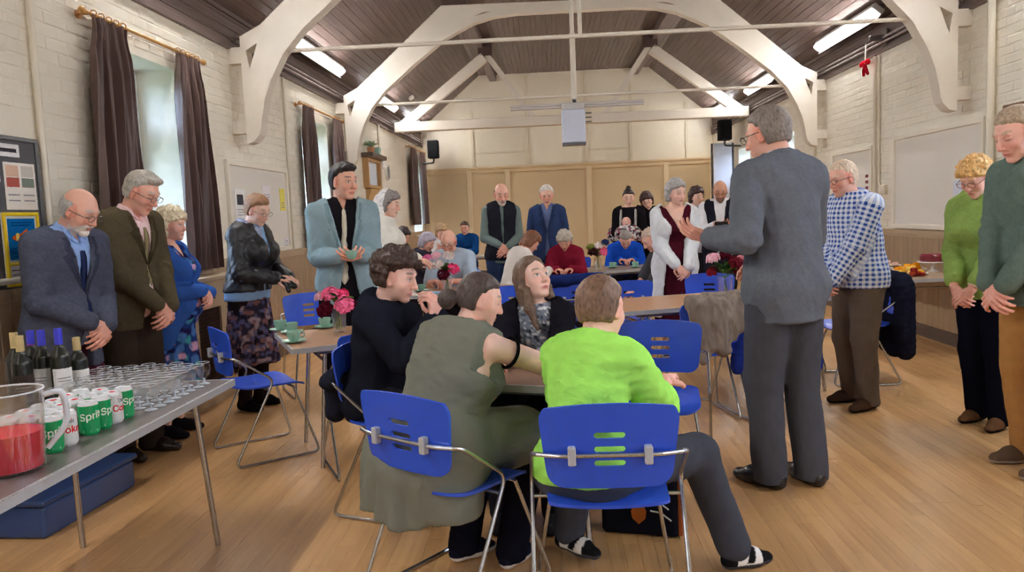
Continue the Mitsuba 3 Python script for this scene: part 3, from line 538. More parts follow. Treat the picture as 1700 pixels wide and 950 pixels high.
# ---------------------------------------------------------------- figures: distance fields of joints and radii, meshed as one surface
def unit(v): v = np.asarray(v, float); return v / (np.linalg.norm(v) + 1e-12)
class Field:
    def __init__(s, lo, hi, h):
        s.h, s.lo = h, np.asarray(lo, float); n = np.maximum(np.ceil((np.asarray(hi) - s.lo) / h).astype(int) + 1, 4)
        s.ax = [s.lo[i] + h * np.arange(n[i]) for i in range(3)]; s.f = np.full(n, 0.3, np.float32)
    def sub(s, lo, hi):
        a = np.clip(np.floor((np.asarray(lo) - s.lo) / s.h).astype(int), 0, s.f.shape); b = np.clip(np.ceil((np.asarray(hi) - s.lo) / s.h).astype(int) + 1, 0, s.f.shape)
        return tuple(slice(i, j) for i, j in zip(a, b))
    def grid(s, sl): return s.ax[0][sl[0]][:, None, None], s.ax[1][sl[1]][None, :, None], s.ax[2][sl[2]][None, None, :]
    def add(s, pr, grow=0.0):
        """pr: ('c', a, b, ra, rb, k[, squash axis, factor]) rod with two radii; ('e', centre, radii, R, k) ellipsoid; ('-e', ...) cut away"""
        t = pr[0]
        if t == 'c':
            a, b, ra, rb, k = np.asarray(pr[1], float), np.asarray(pr[2], float), pr[3] + grow, pr[4] + grow, pr[5]
            m = max(ra, rb) * 1.05 + max(k, .012) + .01; sl = s.sub(np.minimum(a, b) - m, np.maximum(a, b) + m)
            if s.f[sl].size == 0: return
            X = s.grid(sl); P = [X[i] - a[i] for i in range(3)]; d = b - a
            if len(pr) > 6:
                u, q = unit(pr[6]), (pr[7] * pr[3] + grow) / (pr[3] + grow); w = (1 / q - 1)
                pu = P[0] * u[0] + P[1] * u[1] + P[2] * u[2]; P = [P[i] + w * pu * u[i] for i in range(3)]; d = d + w * (d @ u) * u
            L = d @ d + 1e-12; tt = np.clip((P[0] * d[0] + P[1] * d[1] + P[2] * d[2]) / L, 0, 1)
            D = np.sqrt((P[0] - tt * d[0]) ** 2 + (P[1] - tt * d[1]) ** 2 + (P[2] - tt * d[2]) ** 2) - (ra + (rb - ra) * tt)
        else:
            c, r, R, k = np.asarray(pr[1], float), np.asarray(pr[2], float) + (grow if t == 'e' else 0), pr[3], pr[4]
            e = np.abs(R) @ r + max(k, .012) + .01; sl = s.sub(c - e, c + e)
            if s.f[sl].size == 0: return
            X = s.grid(sl); P = [X[i] - c[i] for i in range(3)]
            Q = [(P[0] * R[0, i] + P[1] * R[1, i] + P[2] * R[2, i]) for i in range(3)]
            k0 = np.sqrt(sum((Q[i] / r[i]) ** 2 for i in range(3))); k1 = np.sqrt(sum((Q[i] / r[i] ** 2) ** 2 for i in range(3))) + 1e-9
            D = k0 * (k0 - 1) / k1
        F = s.f[sl]
        if t == '-e':
            D = -D; h = np.clip(.5 - .5 * (D - F) / k, 0, 1); s.f[sl] = D + (F - D) * h + k * h * (1 - h)
        else:
            h = np.clip(.5 + .5 * (F - D) / k, 0, 1); s.f[sl] = F + (D - F) * h - k * h * (1 - h)
    def cut(s, D): s.f = np.maximum(s.f, D.astype(np.float32))
    def pts(s): return s.grid((slice(None),) * 3)
    def at(s, P):
        from scipy.ndimage import map_coordinates
        return map_coordinates(s.f, ((np.asarray(P) - s.lo) / s.h).T, order=1, mode='nearest')
    def mesh(s):
        f = np.pad(s.f, 1, constant_values=.3); S = f < 0; n = np.array(f.shape)
        c = [f[i:n[0] - 1 + i, j:n[1] - 1 + j, k:n[2] - 1 + k] for i in (0, 1) for j in (0, 1) for k in (0, 1)]
        cnt = sum((q < 0).astype(np.int8) for q in c); act = np.argwhere((cnt > 0) & (cnt < 8))
        if len(act) == 0: return None
        idx = np.full(n - 1, -1, np.int64); idx[tuple(act.T)] = np.arange(len(act))
        val = np.stack([q[tuple(act.T)] for q in c], 1); off = np.array([(i, j, k) for i in (0, 1) for j in (0, 1) for k in (0, 1)], float)
        acc, num = np.zeros((len(act), 3)), np.zeros(len(act))
        for a in range(8):
            for b in range(a + 1, 8):
                if np.abs(off[a] - off[b]).sum() != 1: continue
                m = (val[:, a] < 0) != (val[:, b] < 0); t = val[m, a] / (val[m, a] - val[m, b])
                acc[m] += off[a] + t[:, None] * (off[b] - off[a]); num[m] += 1
        V = s.lo + s.h * (act + acc / num[:, None] - 1); F = []
        for ax in range(3):
            o1, o2 = [(1, 2), (2, 0), (0, 1)][ax]
            A = np.take(S, range(n[ax] - 1), ax); B = np.take(S, range(1, n[ax]), ax)
            e = np.argwhere(A != B); inside = A[tuple(e.T)]
            e1, e2 = e.copy(), e.copy(); e1[:, o1] -= 1; e2[:, o2] -= 1; e3 = e1.copy(); e3[:, o2] -= 1
            q = np.stack([idx[tuple(x.T)] for x in (e, e1, e3, e2)], 1); ok = (q >= 0).all(1); q, inside = q[ok], inside[ok]
            q[~inside] = q[~inside][:, ::-1]; F += [q[:, [0, 1, 2]], q[:, [0, 2, 3]]]
        return M(V, np.vstack(F))
def bounds_of(prims, pad):
    lo, hi = np.full(3, 9.), np.full(3, -9.)
    for p in prims:
        if p[0] == 'c':
            r = max(p[3], p[4]); lo = np.minimum(lo, np.minimum(p[1], p[2]) - r); hi = np.maximum(hi, np.maximum(p[1], p[2]) + r)
        elif p[0] == 'e':
            e = np.abs(p[3]) @ np.asarray(p[2], float); lo = np.minimum(lo, p[1] - e); hi = np.maximum(hi, p[1] + e)
    return lo - pad, hi + pad
def field_of(prims, h, grow=0.0):
    F = Field(*bounds_of(prims, grow + 2.5 * h + .004), h)
    for p in prims: F.add(p, grow)
    return F
def vnormals(m):
    f, v = m.faces, m.vertices; n = np.zeros_like(v); c = np.cross(v[f[:, 1]] - v[f[:, 0]], v[f[:, 2]] - v[f[:, 0]])
    for k in range(3): np.add.at(n, f[:, k], c)
    return n / (np.linalg.norm(n, axis=1, keepdims=True) + 1e-12)
def ruffle(m, amp, freq, seed=0):
    """folds: moves the surface in and out by smooth noise"""
    m.vertices = m.vertices + vnormals(m) * (amp * (meshkit.fbm(m.vertices * freq + seed * 7.3, 3, seed) - .5) * 2)[:, None]; return m
def weld(parts):
    try:
        mm = []
        for p in parts:
            q = m3.Manifold(m3.Mesh(np.asarray(p.vertices, np.float32), np.asarray(p.faces, np.uint32)))
            if q.status() != m3.Error.NoError: raise ValueError(str(q.status()))
            mm.append(q)
        r = mm[0]
        for q in mm[1:]: r = r + q
        return tm(r)
    except Exception: return cat_(parts)
def ik(a, c, l1, l2, pole):
    a, c = np.asarray(a, float), np.asarray(c, float); d = c - a; L = np.linalg.norm(d)
    if L > (l1 + l2) * .995: c = a + d / L * (l1 + l2) * .995; d = c - a; L = np.linalg.norm(d)
    x = (l1 * l1 - l2 * l2 + L * L) / (2 * L); u = d / L; p = np.asarray(pole, float); p = unit(p - u * (p @ u))
    return a + u * x + p * math.sqrt(max(l1 * l1 - x * x, 1e-6)), c
def hand_prims(w, F, N, side, s, curl, back=None):
    """side +1: thumb lies along F x N; the thumb is opposed to the palm normal N"""
    F = unit(F); N = unit(np.asarray(N, float) - F * (np.asarray(N, float) @ F)); Lt = np.cross(F, N) * side; w = np.asarray(w, float); P = []
    if back is not None: P.append(('c', w + (np.asarray(back) - w) * .22, w + F * .01 * s, .0235 * s, .024 * s, .01))
    for i, o in enumerate((.031, .011, -.010, -.029)):
        k0 = w + F * .006 * s + Lt * o * .55 * s; k1 = w + F * (.088, .092, .087, .078)[i] * s + Lt * o * s
        P.append(('c', k0, k1, .0145 * s, .0112 * s, .010))
    for i, o in enumerate((.031, .011, -.010, -.029)):
        p = w + F * (.090, .094, .089, .080)[i] * s + Lt * o * s; a = 0.0
        for j in range(3):
            a += curl * (.9, 1.15, .7)[j] + .05 * i * (j == 0); ln = ((.042, .027, .021), (.047, .030, .022), (.043, .028, .021), (.034, .021, .018))[i][j] * s
            d = F * math.cos(a) + N * math.sin(a) + Lt * (.10, .02, -.05, -.12)[i] * max(0, 1 - curl); e = p + unit(d) * ln
            r0, r1 = (.0098, .0090, .0083)[j] * s, (.0090, .0083, .0072)[j] * s
            if i == 3: r0, r1 = r0 * .88, r1 * .88
            P.append(('c', p, e, r0, r1, .003)); p = e
    b = w + F * .018 * s + Lt * .022 * s + N * .008 * s; m = b + unit(F * .65 + Lt * .75 + N * .35) * .045 * s; e = m + unit(F * .9 + Lt * .3 + N * .35 * (1 + curl)) * .034 * s; g = e + unit(F * .95 + N * .5 * curl - Lt * .15) * .026 * s
    P += [('c', b, m, .0150 * s, .0125 * s, .008), ('c', m, e, .0120 * s, .0105 * s, .003), ('c', e, g, .0105 * s, .0085 * s, .003)]
    return P
def head_prims(c, R, s, jaw=1.0, nose=1.0, fat=0.0):
    o = lambda x, y, z: c + R @ (np.array([x, y, z]) * s); I = R
    P = [('e', o(0, -.014, .032), np.array([.0735, .094, .087]) * s, I, .02), ('e', o(0, .018, -.015), np.array([.064 + fat, .070, .082]) * s, I, .03),
         ('e', o(0, .026, -.062), np.array([(.052 + fat * 1.3) * jaw, .058, .046]) * s, I, .02), ('e', o(0, .064, -.096), np.array([.026 * jaw, .022, .018]) * s, I, .02),
         ('e', o(.038, .054, -.025), np.array([.024, .024, .024]) * s, I, .02), ('e', o(-.038, .054, -.025), np.array([.024, .024, .024]) * s, I, .02),
         ('c', o(-.034, .074, .034), o(.034, .074, .034), .011 * s, .011 * s, .014),
         ('-e', o(.032, .094, .010), np.array([.019, .016, .013]) * s, I, .010), ('-e', o(-.032, .094, .010), np.array([.019, .016, .013]) * s, I, .010),
         ('e', o(.032, .068, .010), np.array([.0145, .0145, .0130]) * s, I, .004), ('e', o(-.032, .068, .010), np.array([.0145, .0145, .0130]) * s, I, .004),
         ('c', o(0, .084, .018), o(0, .101 + .006 * nose, -.026), .0085 * s, .0115 * s, .009), ('e', o(.011, .094, -.030), np.array([.009, .010, .008]) * s, I, .006), ('e', o(-.011, .094, -.030), np.array([.009, .010, .008]) * s, I, .006),
         ('e', o(0, .083, -.057), np.array([.024, .011, .0065]) * s, I, .006), ('e', o(0, .081, -.068), np.array([.021, .0115, .007]) * s, I, .006),
         ('-e', o(0, .098, -.0622), np.array([.022, .012, .0018]) * s, I, .004)]
    for q in (-1, 1):
        E = R @ rotz(q * -.35) @ rotx(-.15)
        P += [('e', o(q * .074, -.008, -.004), np.array([.009, .021, .034]) * s, E, .006), ('e', o(q * .072, .000, -.030), np.array([.008, .011, .012]) * s, E, .008), ('-e', o(q * .085, .002, -.002), np.array([.006, .010, .017]) * s, E, .005)]
    return P
def paint_head(V, c, R, s, base, lips, brow, eyes='open', ruddy=.25, iris=(70, 80, 90)):
    q = (V - c) @ R / s; C = np.tile(lin(base), (len(V), 1)); x, y, z = q.T; ax = np.abs(x); fr = y > .03
    def blend(w, c2):
        nonlocal C
        w = np.clip(w, 0, 1)[:, None]; C = C * (1 - w) + lin(c2) * w
    red = np.array([base[0] * .98, base[1] * .78, base[2] * .76])
    blend(ruddy * 1.0 * np.exp(-(((ax - .042) / .022) ** 2 + ((z + .022) / .024) ** 2)) * fr, red); blend(ruddy * 1.0 * np.exp(-((x / .014) ** 2 + ((z + .026) / .014) ** 2)) * (y > .085), red)
    blend(ruddy * (ax > .068) * (z < .05) * (y > -.05), red)
    blend(.8 * np.exp(-((ax / .023) ** 4 + ((z + .0625) / .0115) ** 4)) * (y > .072), lips); blend(.8 * np.exp(-((ax / .022) ** 4 + ((z + .0622) / .0022) ** 2)) * (y > .07), (110, 50, 50))
    blend(.85 * np.exp(-(((ax - .033) / .02) ** 4 + ((z - .036 - .006 * np.cos((ax - .033) * 60)) / .0055) ** 2)) * (y > .06), brow)
    blend(.35 * np.exp(-(((ax - .032) / .022) ** 2 + ((z - .010) / .016) ** 2)) * fr, (base[0] * .72, base[1] * .6, base[2] * .58))
    e = (((ax - .032) / .0125) ** 2 + ((z - .009) / .0055) ** 2)
    if eyes == 'open':
        blend((e < 1) * fr, (226, 222, 218)); blend(((((ax - .032) / .0058) ** 2 + ((z - .0095) / .0058) ** 2) < 1) * fr, iris); blend(((((ax - .032) / .0026) ** 2 + ((z - .0095) / .0026) ** 2) < 1) * fr, (20, 18, 18))
        blend(.8 * np.exp(-(((ax - .032) / .0145) ** 4 + ((z - .0155) / .0022) ** 2)) * fr, (70, 50, 46))
    else: blend(.85 * np.exp(-(((ax - .032) / .0135) ** 4 + ((z - .004 - .12 * np.abs(ax - .032)) / .0022) ** 2)) * fr, (84, 58, 52))
    return C
def hair_mesh(c, R, s, style, col_, h, seed, amt=1.0):
    """a hair shell in the head's frame; style says which pieces"""
    o = lambda x, y, z: c + R @ (np.array([x, y, z]) * s); I = R; t = {'short': .010, 'crop': .006, 'bald': .007, 'swept': .020, 'quiff': .014, 'curly': .026, 'bob': .022, 'fluffy': .032, 'bun': .008, 'long': .013, 'pixie': .020, 'topbun': .009, 'tail': .010}[style] * amt
    P = [('e', o(0, -.016, .034), np.array([.0745, .095, .088]) * s + t, I, .015), ('e', o(0, -.03, -.012), np.array([.068, .070, .066]) * s + t * .8, I, .02)]
    low, front = -.055, .075
    if style in ('bob', 'fluffy'):
        for q in (-1, 1): P += [('c', o(q * .070, -.01, .03), o(q * .072, -.012, -.055 if style == 'bob' else -.035), .030 * s, .028 * s, .02), ('c', o(q * .05, -.07, .02), o(q * .04, -.078, -.075), .036 * s, .03 * s, .02)]
        P.append(('c', o(-.03, .058, .088), o(.03, .058, .088), .024 * s, .024 * s, .02)); low = -.11
    if style == 'pixie':
        P += [('c', o(-.045, .05, .082), o(.04, .062, .080), .026 * s, .03 * s, .015), ('c', o(-.03, .078, .062), o(.05, .078, .060), .014 * s, .016 * s, .012)]
        for q in (-1, 1): P += [('c', o(q * .068, .015, .04), o(q * .070, .005, -.015), .018 * s, .014 * s, .015)]
        low = -.075
    if style in ('quiff', 'swept'): P += [('c', o(-.035, .055, .098), o(.035, .055, .100), .022 * s, .022 * s, .02), ('c', o(0, .0, .122), o(0, .06, .108), .02 * s, .024 * s, .02)]
    if style == 'curly':
        q = np.random.default_rng(seed)
        for i in range(70):
            d = unit(q.normal(0, 1, 3) * [1, 1, .8] + [0, -.05, .55]); p = o(*(np.array([0, -.012, .036]) + d * [.088, .108, .104]));
            if d[1] > .55 and d[2] < .35: continue
            P.append(('e', p, np.full(3, .021 * s * (0.75 + .5 * q.random())), I, .008))
    if style == 'bun': P += [('e', o(0, -.150, -.038), np.array([.050, .044, .048]) * s, I, .006), ('c', o(0, -.09, .0), o(0, -.12, -.02), .024 * s, .02 * s, .02)]
    if style == 'topbun': P += [('e', o(0, -.035, .138), np.array([.038, .038, .032]) * s, I, .012)]
    if style == 'tail': P += [('c', o(0, -.10, .02), o(.0, -.13, -.12), .03 * s, .02 * s, .02)]
    if style == 'long':
        for q in (-1, 1): P += [('c', o(q * .055, .01, .06), o(q * .078, .0, -.04), .026 * s, .026 * s, .02), ('c', o(q * .078, .0, -.04), o(q * .082, .015, -.16), .028 * s, .026 * s, .02), ('c', o(q * .082, .015, -.16), o(q * .075, .035, -.27), .026 * s, .012 * s, .02), ('c', o(q * .05, -.06, .02), o(q * .055, -.065, -.2), .035 * s, .026 * s, .02)]
        low = -.4
    F = field_of(P, h); X = F.pts(); q = [sum((X[i] - c[i]) * R[i, j] for i in range(3)) / s for j in range(3)]; x, y, z = q; ax = np.abs(x)
    # hair line: over the forehead, in front of the ear, down to the nape
    fz = {'bob': .062, 'pixie': .045, 'fluffy': .05, 'curly': .066, 'long': .085, 'swept': .075}.get(style, .072)
    line = np.where(y > .02, (fz - .02) + (y - .02) * .02 / .055 + 0 * x, np.where(y > -.02, (fz - .02) - (.02 - y) * 1.9, low + 0 * y))
    line = np.maximum(line + 0 * x, low)
    if style == 'bun': line = np.where(y < -.092, -.15, line)
    if style in ('long', 'bob', 'fluffy', 'pixie'):
        ys = {'pixie': .012}.get(style, .024); line = z - np.maximum(np.maximum(z - (fz + .006 - .45 * ax), (ys + .30 * np.maximum(z, -.03) + (.12 * np.clip((-.03 - z) / .05, 0, 1) if style == 'long' else 0)) - y), -.2); line = np.maximum(line, low)
    if style in ('short', 'crop', 'bun', 'topbun', 'quiff', 'swept', 'curly'): line = np.where((ax > .058) & (y > -.034) & (y < .05), np.maximum(line, .026 - 25 * np.clip(y + .008, -.03, 0) ** 2 * 40), line)
    D = (line - z) * s; F.f = F.f + ((t + .005) * s * np.clip(1 - (z - line) / (.05 if style in ('curly', 'quiff', 'swept') else .034), 0, 1) ** 1.5 * (line > low + .002)).astype(np.float32)
    if style == 'bald': F.f = F.f + ((t + .005) * s * np.clip(1 - (.055 - .5 * np.clip(y, 0, 1) - z) / .03, 0, 1)).astype(np.float32)
    if style == 'bald': D = np.maximum(D, (z - .055 + .5 * np.clip(y, 0, 1)) * s); D = np.maximum(D, (y - .035) * s)
    F.cut(D + 0 * F.f)
    if style in ('curly', 'pixie', 'fluffy', 'bob'):
        qq = np.random.default_rng(seed + 40); nl = {'curly': 120, 'pixie': 90, 'fluffy': 110, 'bob': 60}[style]
        for _ in range(nl):
            d = unit(qq.normal(0, 1, 3) + [0, -.15, .45]); lowz = {'curly': -.1, 'pixie': -.3, 'fluffy': -.7, 'bob': -.7}[style]
            if d[2] < lowz or (d[1] > .35 and d[2] < (.52 if style != 'curly' else .45)): continue
            r0 = np.array([.0745, .096, .089]) + t / s * (.85 if style == 'curly' else 1.0); p = o(*(np.array([0, -.014, .034]) + d * r0)) ; tn = unit(np.cross(d, qq.normal(0, 1, 3)) + (np.array([0, 0, -1.2]) if style != 'curly' else 0)); tn = R @ unit(tn - d * (tn @ d))
            if style == 'curly': F.add(('e', p, np.full(3, .014 + .012 * qq.random()) * s, I, .004))
            else: ln = (.012 + .014 * qq.random()) * s; F.add(('c', p - tn * ln, p + tn * ln - R @ d * .004, (.007 + .006 * qq.random()) * s, .005 * s, .006))
    m = F.mesh()
    a = {'curly': .008, 'pixie': .011, 'fluffy': .012, 'bob': .006, 'crop': .002, 'short': .0042}.get(style, .004)
    ruffle(m, a * s, np.array([60., 60., 42.]) if style in ('curly', 'pixie', 'fluffy') else np.array([85., 70., 30.]), seed)
    n = meshkit.fbm((m.vertices - c) @ R * np.array([190., 190., 45.]), 3, seed)[:, None]; g = meshkit.fbm(m.vertices * 22, 2, seed + 3)[:, None]
    C = lin(col_) * (.3 + 1.25 * n + .3 * (g - .5)); return m, np.clip(C, 0, 1)
def glasses_mesh(c, R, s):
    o = lambda x, y, z: c + R @ (np.array([x, y, z]) * s); T_ = []
    for q in (-1, 1):
        T_.append(tube([o(q * .034 + .024 * math.cos(a), .104 - .1 * (.024 * math.cos(a) * q) ** 1 * 0, .006 + .017 * math.sin(a)) for a in np.linspace(0, 2 * math.pi, 17)], .0016 * s, 6))
        T_.append(tube([o(q * .058, .103, .010), o(q * .074, .085, .010), o(q * .081, .0, .008), o(q * .078, -.02, -.006)], .0018 * s, 6))
    T_.append(tube([o(-.011, .106, .010), o(0, .110, .013), o(.011, .106, .010)], .0016 * s, 6)); return cat_(T_)
SKIN = (226, 176, 152)
def person(label, at, h, H=1.72, q=1, sex='m', lean=(4, 6), roll=0, twist=0, head=(0, 0, 0), L=None, Rr=None, feet=((-.1, 0, 8), (.1, 0, 8)), sit=None, belly=0.0, bust=0.0, g=1.0, sw=1.0, skin=SKIN, clothes=(), hair=('short', (90, 80, 74)), glasses=None, beard=None, eyes='shut', lips=None, ruddy=.3, legs=True, group=None, hs=1.0, z0=0.0, jaw=1.0, arms=True):
    t = thing('person', label, 'person', group); seed = counts['person'] + 1; W = TW(rotz(math.radians(h)), (at[0], at[1], z0))
    hb, hh, hd = [(.011, .0042, .0045), (.013, .0058, .0062), (.018, .0085, .0085)][q]; hg = [.0095, .012, .017][q]
    lips = lips or (skin[0] * .86, skin[1] * .64, skin[2] * .62)
    a1, a2 = math.radians(lean[0]), math.radians(lean[0] + lean[1]); rl = math.radians(roll)
    Rb = np.eye(3); R1 = roty(rl * .5) @ rotx(-a1); R2 = roty(rl) @ rotz(math.radians(twist)) @ rotx(-a2)
    p0 = np.array([0, 0, .525 * H]) if sit is None else np.array([0, sit.get('y', -.06), sit.get('z', .47) + .085])
    Wp = p0 + R1 @ [0, 0, .105 * H]; N = Wp + R2 @ [0, -.005 * H, .212 * H]; C2 = lambda x, y, z: Wp + R2 @ (np.array([x, y, z]) * H)
    sh = {s: C2(s * .100 * sw * (1 if sex == 'm' else .92), -.004, .178 if sex == 'm' else .172) for s in (-1, 1)}
    hp, hy, hr = [math.radians(v) for v in head]; Rh = R2 @ rotx(a2 * .75) @ rotz(hy) @ rotx(-hp) @ roty(hr); s = H / 1.72 * .985 * hs * (1 if sex == 'm' else .97)
    Nd = R2 @ rotx(-hp * .35) @ np.array([0, .012, .048]) * H / 1.72; hc = N + Nd + Rh @ np.array([0, .02, .098]) * s
    tor = [('c', p0 + [-.04 * H, -.004 * H, 0], p0 + [.04 * H, -.004 * H, 0], .066 * H * g, .066 * H * g, .05), ('e', (p0 + Wp) / 2 + R1 @ [0, .012 * H + belly * .5, .01 * H], np.array([.083 * H * g, .064 * H * g + belly, .095 * H]), R1, .06),
           ('e', C2(0, .004, .10), np.array([.093 * sw * H * (.5 + .5 * g), .066 * H * (.5 + .5 * g), .115 * H]), R2, .06), ('c', C2(-.074 * sw, -.008, .172), C2(.074 * sw, -.008, .172), .039 * H, .039 * H, .05, R2[:, 1], .95), ('c', C2(-.036, -.012, .196), C2(.036, -.012, .196), .027 * H, .027 * H, .05)]
    if bust: tor += [('e', C2(q_ * .043, .052, .105) + R2 @ [0, bust * .5, 0], np.array([.048 * H, .026 * H + bust, .042 * H]), R2, .05) for q_ in (-1, 1)]
    neckp = [('c', N + R2 @ [0, -.012, -.03], N + Nd + Rh @ np.array([0, -.012, .03]) * s, .056 * s * (1 if sex == 'm' else .88), .050 * s * (1 if sex == 'm' else .88), .03)]
    arm = {}
    for sd, spec in ((-1, L), (1, Rr)):
        spec = spec or dict(p=(sd * .17, .04, .50 * H)); w = np.array(spec['p'], float)
        e, w = ik(sh[sd], w, .172 * H, .150 * H, spec.get('pole', (sd * .55, -.6, -.5))); arm[sd] = (sh[sd], e, w, spec)
    leg = {}
    for i, sd in enumerate((-1, 1)):
        hj = p0 + [sd * .05 * H, 0, -.005 * H]
        if sit is None:
            f = feet[i]; an = np.array([sd * abs(f[0]) if len(f) < 4 else f[0], f[1] - .03, .075]); ll = np.linalg.norm(an - hj) * .5008; kn, an = ik(hj, an, ll, ll, (sd * .08, 1, 0)); ta = math.radians(f[2]) * sd
        else:
            k_ = sit['knees'][i]; f = sit['feet'][i]; kn = np.array(k_, float); an = np.array([f[0], f[1], f[3] if len(f) > 3 else .075]); ta = math.radians(f[2])
        leg[sd] = (hj, kn, an, np.array([math.sin(ta), math.cos(ta), 0.0]))
    armp = lambda sd, gr=0.0, fr=1.0: [('c', arm[sd][0], arm[sd][1], .0305 * H * g ** .5, .0255 * H * g ** .5, .03)] + ([('c', arm[sd][1], arm[sd][1] + (arm[sd][2] - arm[sd][1]) * fr, .026 * H * g ** .5, (.026 + (.0165 - .026) * fr) * H, .02)] if fr > 0 else [])
    legp = lambda sd: [('c', leg[sd][0], leg[sd][1], .056 * H * g ** .7, .038 * H, .04), ('c', leg[sd][1], leg[sd][2], .037 * H, .024 * H, .03), ('e', leg[sd][1] * .68 + leg[sd][2] * .32 + [0, -.012 * H, 0] , np.array([.031, .033, .075]) * H, np.eye(3), .03)]
    # the body: trunk, limbs, head and hands welded into one surface
    B = Field(*bounds_of([*tor, *armp(-1), *armp(1), *legp(-1), *legp(1), ('e', N, (.06, .06, .08), np.eye(3), .01)], .04), hb)
    for p in tor: B.add(p, -.006)
    B.add(('c', N + R2 @ [0, -.012, -.05], N + Nd, .049 * s, .044 * s, .03))
    for sd in (-1, 1):
        if arms:
            for p in armp(sd): B.add(p, -.002)
        if legs:
            for p in legp(sd): B.add(p, -.009)
            B.add(('c', leg[sd][2] + [0, 0, -.02], leg[sd][2] + leg[sd][3] * .12 + [0, 0, -.045], .03, .022, .02))
    body = B.mesh(); parts = [body]
    HP = head_prims(hc, Rh, s, jaw=jaw if sex == 'm' else .86 * jaw, nose=1 if sex == 'm' else .6, fat=.006 * (g - 1) * 4)
    HF = field_of(HP + neckp, hh); parts.append(HF.mesh())
    if arms:
        for sd in (-1, 1):
            sp = arm[sd][3]; fd = sp.get('f'); fa = unit(arm[sd][2] - arm[sd][1])
            if sp.get('nohand'): continue
            fd = fa if fd is None else np.array(fd, float); pn = np.array(sp.get('n', (-sd, 0, 0)), float)
            parts.append(field_of(hand_prims(arm[sd][2], fd, pn, -sd if sp.get('flip') is None else sd, H / 1.72 * (1 if sex == 'm' else .92) * hs, sp.get('curl', .35), arm[sd][1]), hd).mesh())
    bm = weld(parts); V = bm.vertices; C = np.tile(lin(skin), (len(V), 1)) * (.93 + .14 * meshkit.fbm(V * 30, 2, seed))[:, None]
    near = (np.linalg.norm(V - hc, axis=1) < .19 * s) & ((V - hc) @ Rh[:, 2] > -.135 * s); C[near] = paint_head(V[near], hc, Rh, s, skin, lips, hair[1] if hair else (120, 90, 70), eyes, ruddy) * (.95 + .1 * meshkit.fbm(V[near] * 40, 2, seed))[:, None]
    if beard:
        u = (V - hc) @ Rh / s; bw = np.clip(1.6 - ((u[:, 0] / .052) ** 4 + ((u[:, 2] + .085) / .045) ** 4), 0, 1) * (u[:, 1] > .0) * near * ~((np.abs(u[:, 0]) < .02) & (np.abs(u[:, 2] + .063) < .008)) * (.6 + .6 * meshkit.noise(V * 200, 4))
        bw = np.clip(bw, 0, 1)[:, None]; C = C * (1 - bw) + lin(beard) * bw
    hands = np.zeros(len(V), bool)
    for sd in (-1, 1): hands |= np.linalg.norm(V - arm[sd][2], axis=1) < .2
    hands &= ~near; C[hands] *= lin((250, 236, 234)); scene[t] = moved(vc(bm, np.clip(C, 0, 1), 'skin', True), W)
    def give(name, m, c, mat='cloth', sm=True, lab=None, par=None):
        k = put(name, moved(vc(m, c, mat, sm), W), par or t)
        if lab: labels[k] = {'label': lab}
        return k
    if hair:
        m, c = hair_mesh(hc, Rh, s, hair[0], hair[1], hh * 1.05, seed, hair[2] if len(hair) > 2 else 1.0); give('hair', m, c, 'hair')
    if beard:
        o = lambda x, y, z: hc + Rh @ (np.array([x, y, z]) * s); bf = field_of([('e', o(0, .066, -.094), np.array([.03, .026, .026]) * s, Rh, .02), ('c', o(-.03, .07, -.045), o(-.034, .05, -.085), .011 * s, .013 * s, .02), ('c', o(.03, .07, -.045), o(.034, .05, -.085), .011 * s, .013 * s, .02), ('c', o(-.022, .088, -.049), o(.022, .088, -.049), .007 * s, .007 * s, .01)], hh)
        m = ruffle(bf.mesh(), .002, 120, seed); give('beard', m, lin(beard) * (.7 + .6 * meshkit.fbm(m.vertices * 150, 2, 1))[:, None], 'hair')
    if glasses: give('glasses', glasses_mesh(hc, Rh, s), glasses, 'gloss', 40)
    # clothing
    info = dict(N=N, R2=R2, C2=C2, hc=hc, Rh=Rh, s=s, p0=p0, arm=arm, leg=leg, W=W, t=t, give=give, sh=sh, H=H)
    for cl in clothes:
        k = cl['k']; c = cl['c']; gr = cl.get('i', .012 if k == 'trousers' else .02)
        if k in ('top', 'dress'):
            P = [(p[:3] + tuple(p[3:])) for p in tor]; fr = cl.get('sleeve', 1.0)
            hem = cl.get('hem')
            if hem is not None and sit is None:
                ww = cl.get('flare', .0); P.append(('c', Wp + [0, 0, .02 * H], np.array([0, cl.get('hy', 0), hem]), .082 * H * g, (.092 + ww) * H * g, .04, (0, 1, 0), .74 + belly * 2))
            SL = []
            for sd in (-1, 1):
                if fr >= 1: SL += armp(sd, fr=1.0)[:1] + armp(sd, fr=.96)[1:]
                elif fr > .5: SL += armp(sd, fr=(fr - .5) * 2)
                elif fr > 0: SL += [('c', arm[sd][0], arm[sd][0] + (arm[sd][1] - arm[sd][0]) * fr * 2, .033 * H, .031 * H, .03)]
            P.append(('c', N + R2 @ [0, -.012, -.03], N + R2 @ [0, -.006, cl.get('neck', .02)], .050 * s, .046 * s, .03))
            F = Field(*bounds_of(P + SL, gr + 3 * hg), hg)
            for p in P: F.add(p, gr)
            X = F.pts(); rel = [X[i] - N[i] for i in range(3)]; u, v, w = [sum(rel[i] * R2[i, j] for i in range(3)) for j in range(3)]
            F.cut(np.where((np.abs(u) < .11), w - cl.get('neck', .02) - .10 * np.clip(-v - .02, 0, .1), -1.0) + 0 * F.f)
            if fr <= 0:
                for sd in (-1, 1): F.cut(np.where(w > -.115 * H, sd * u - (.104 * H * sw - .12 * np.abs(w + .06)), -1.0) + 0 * F.f)
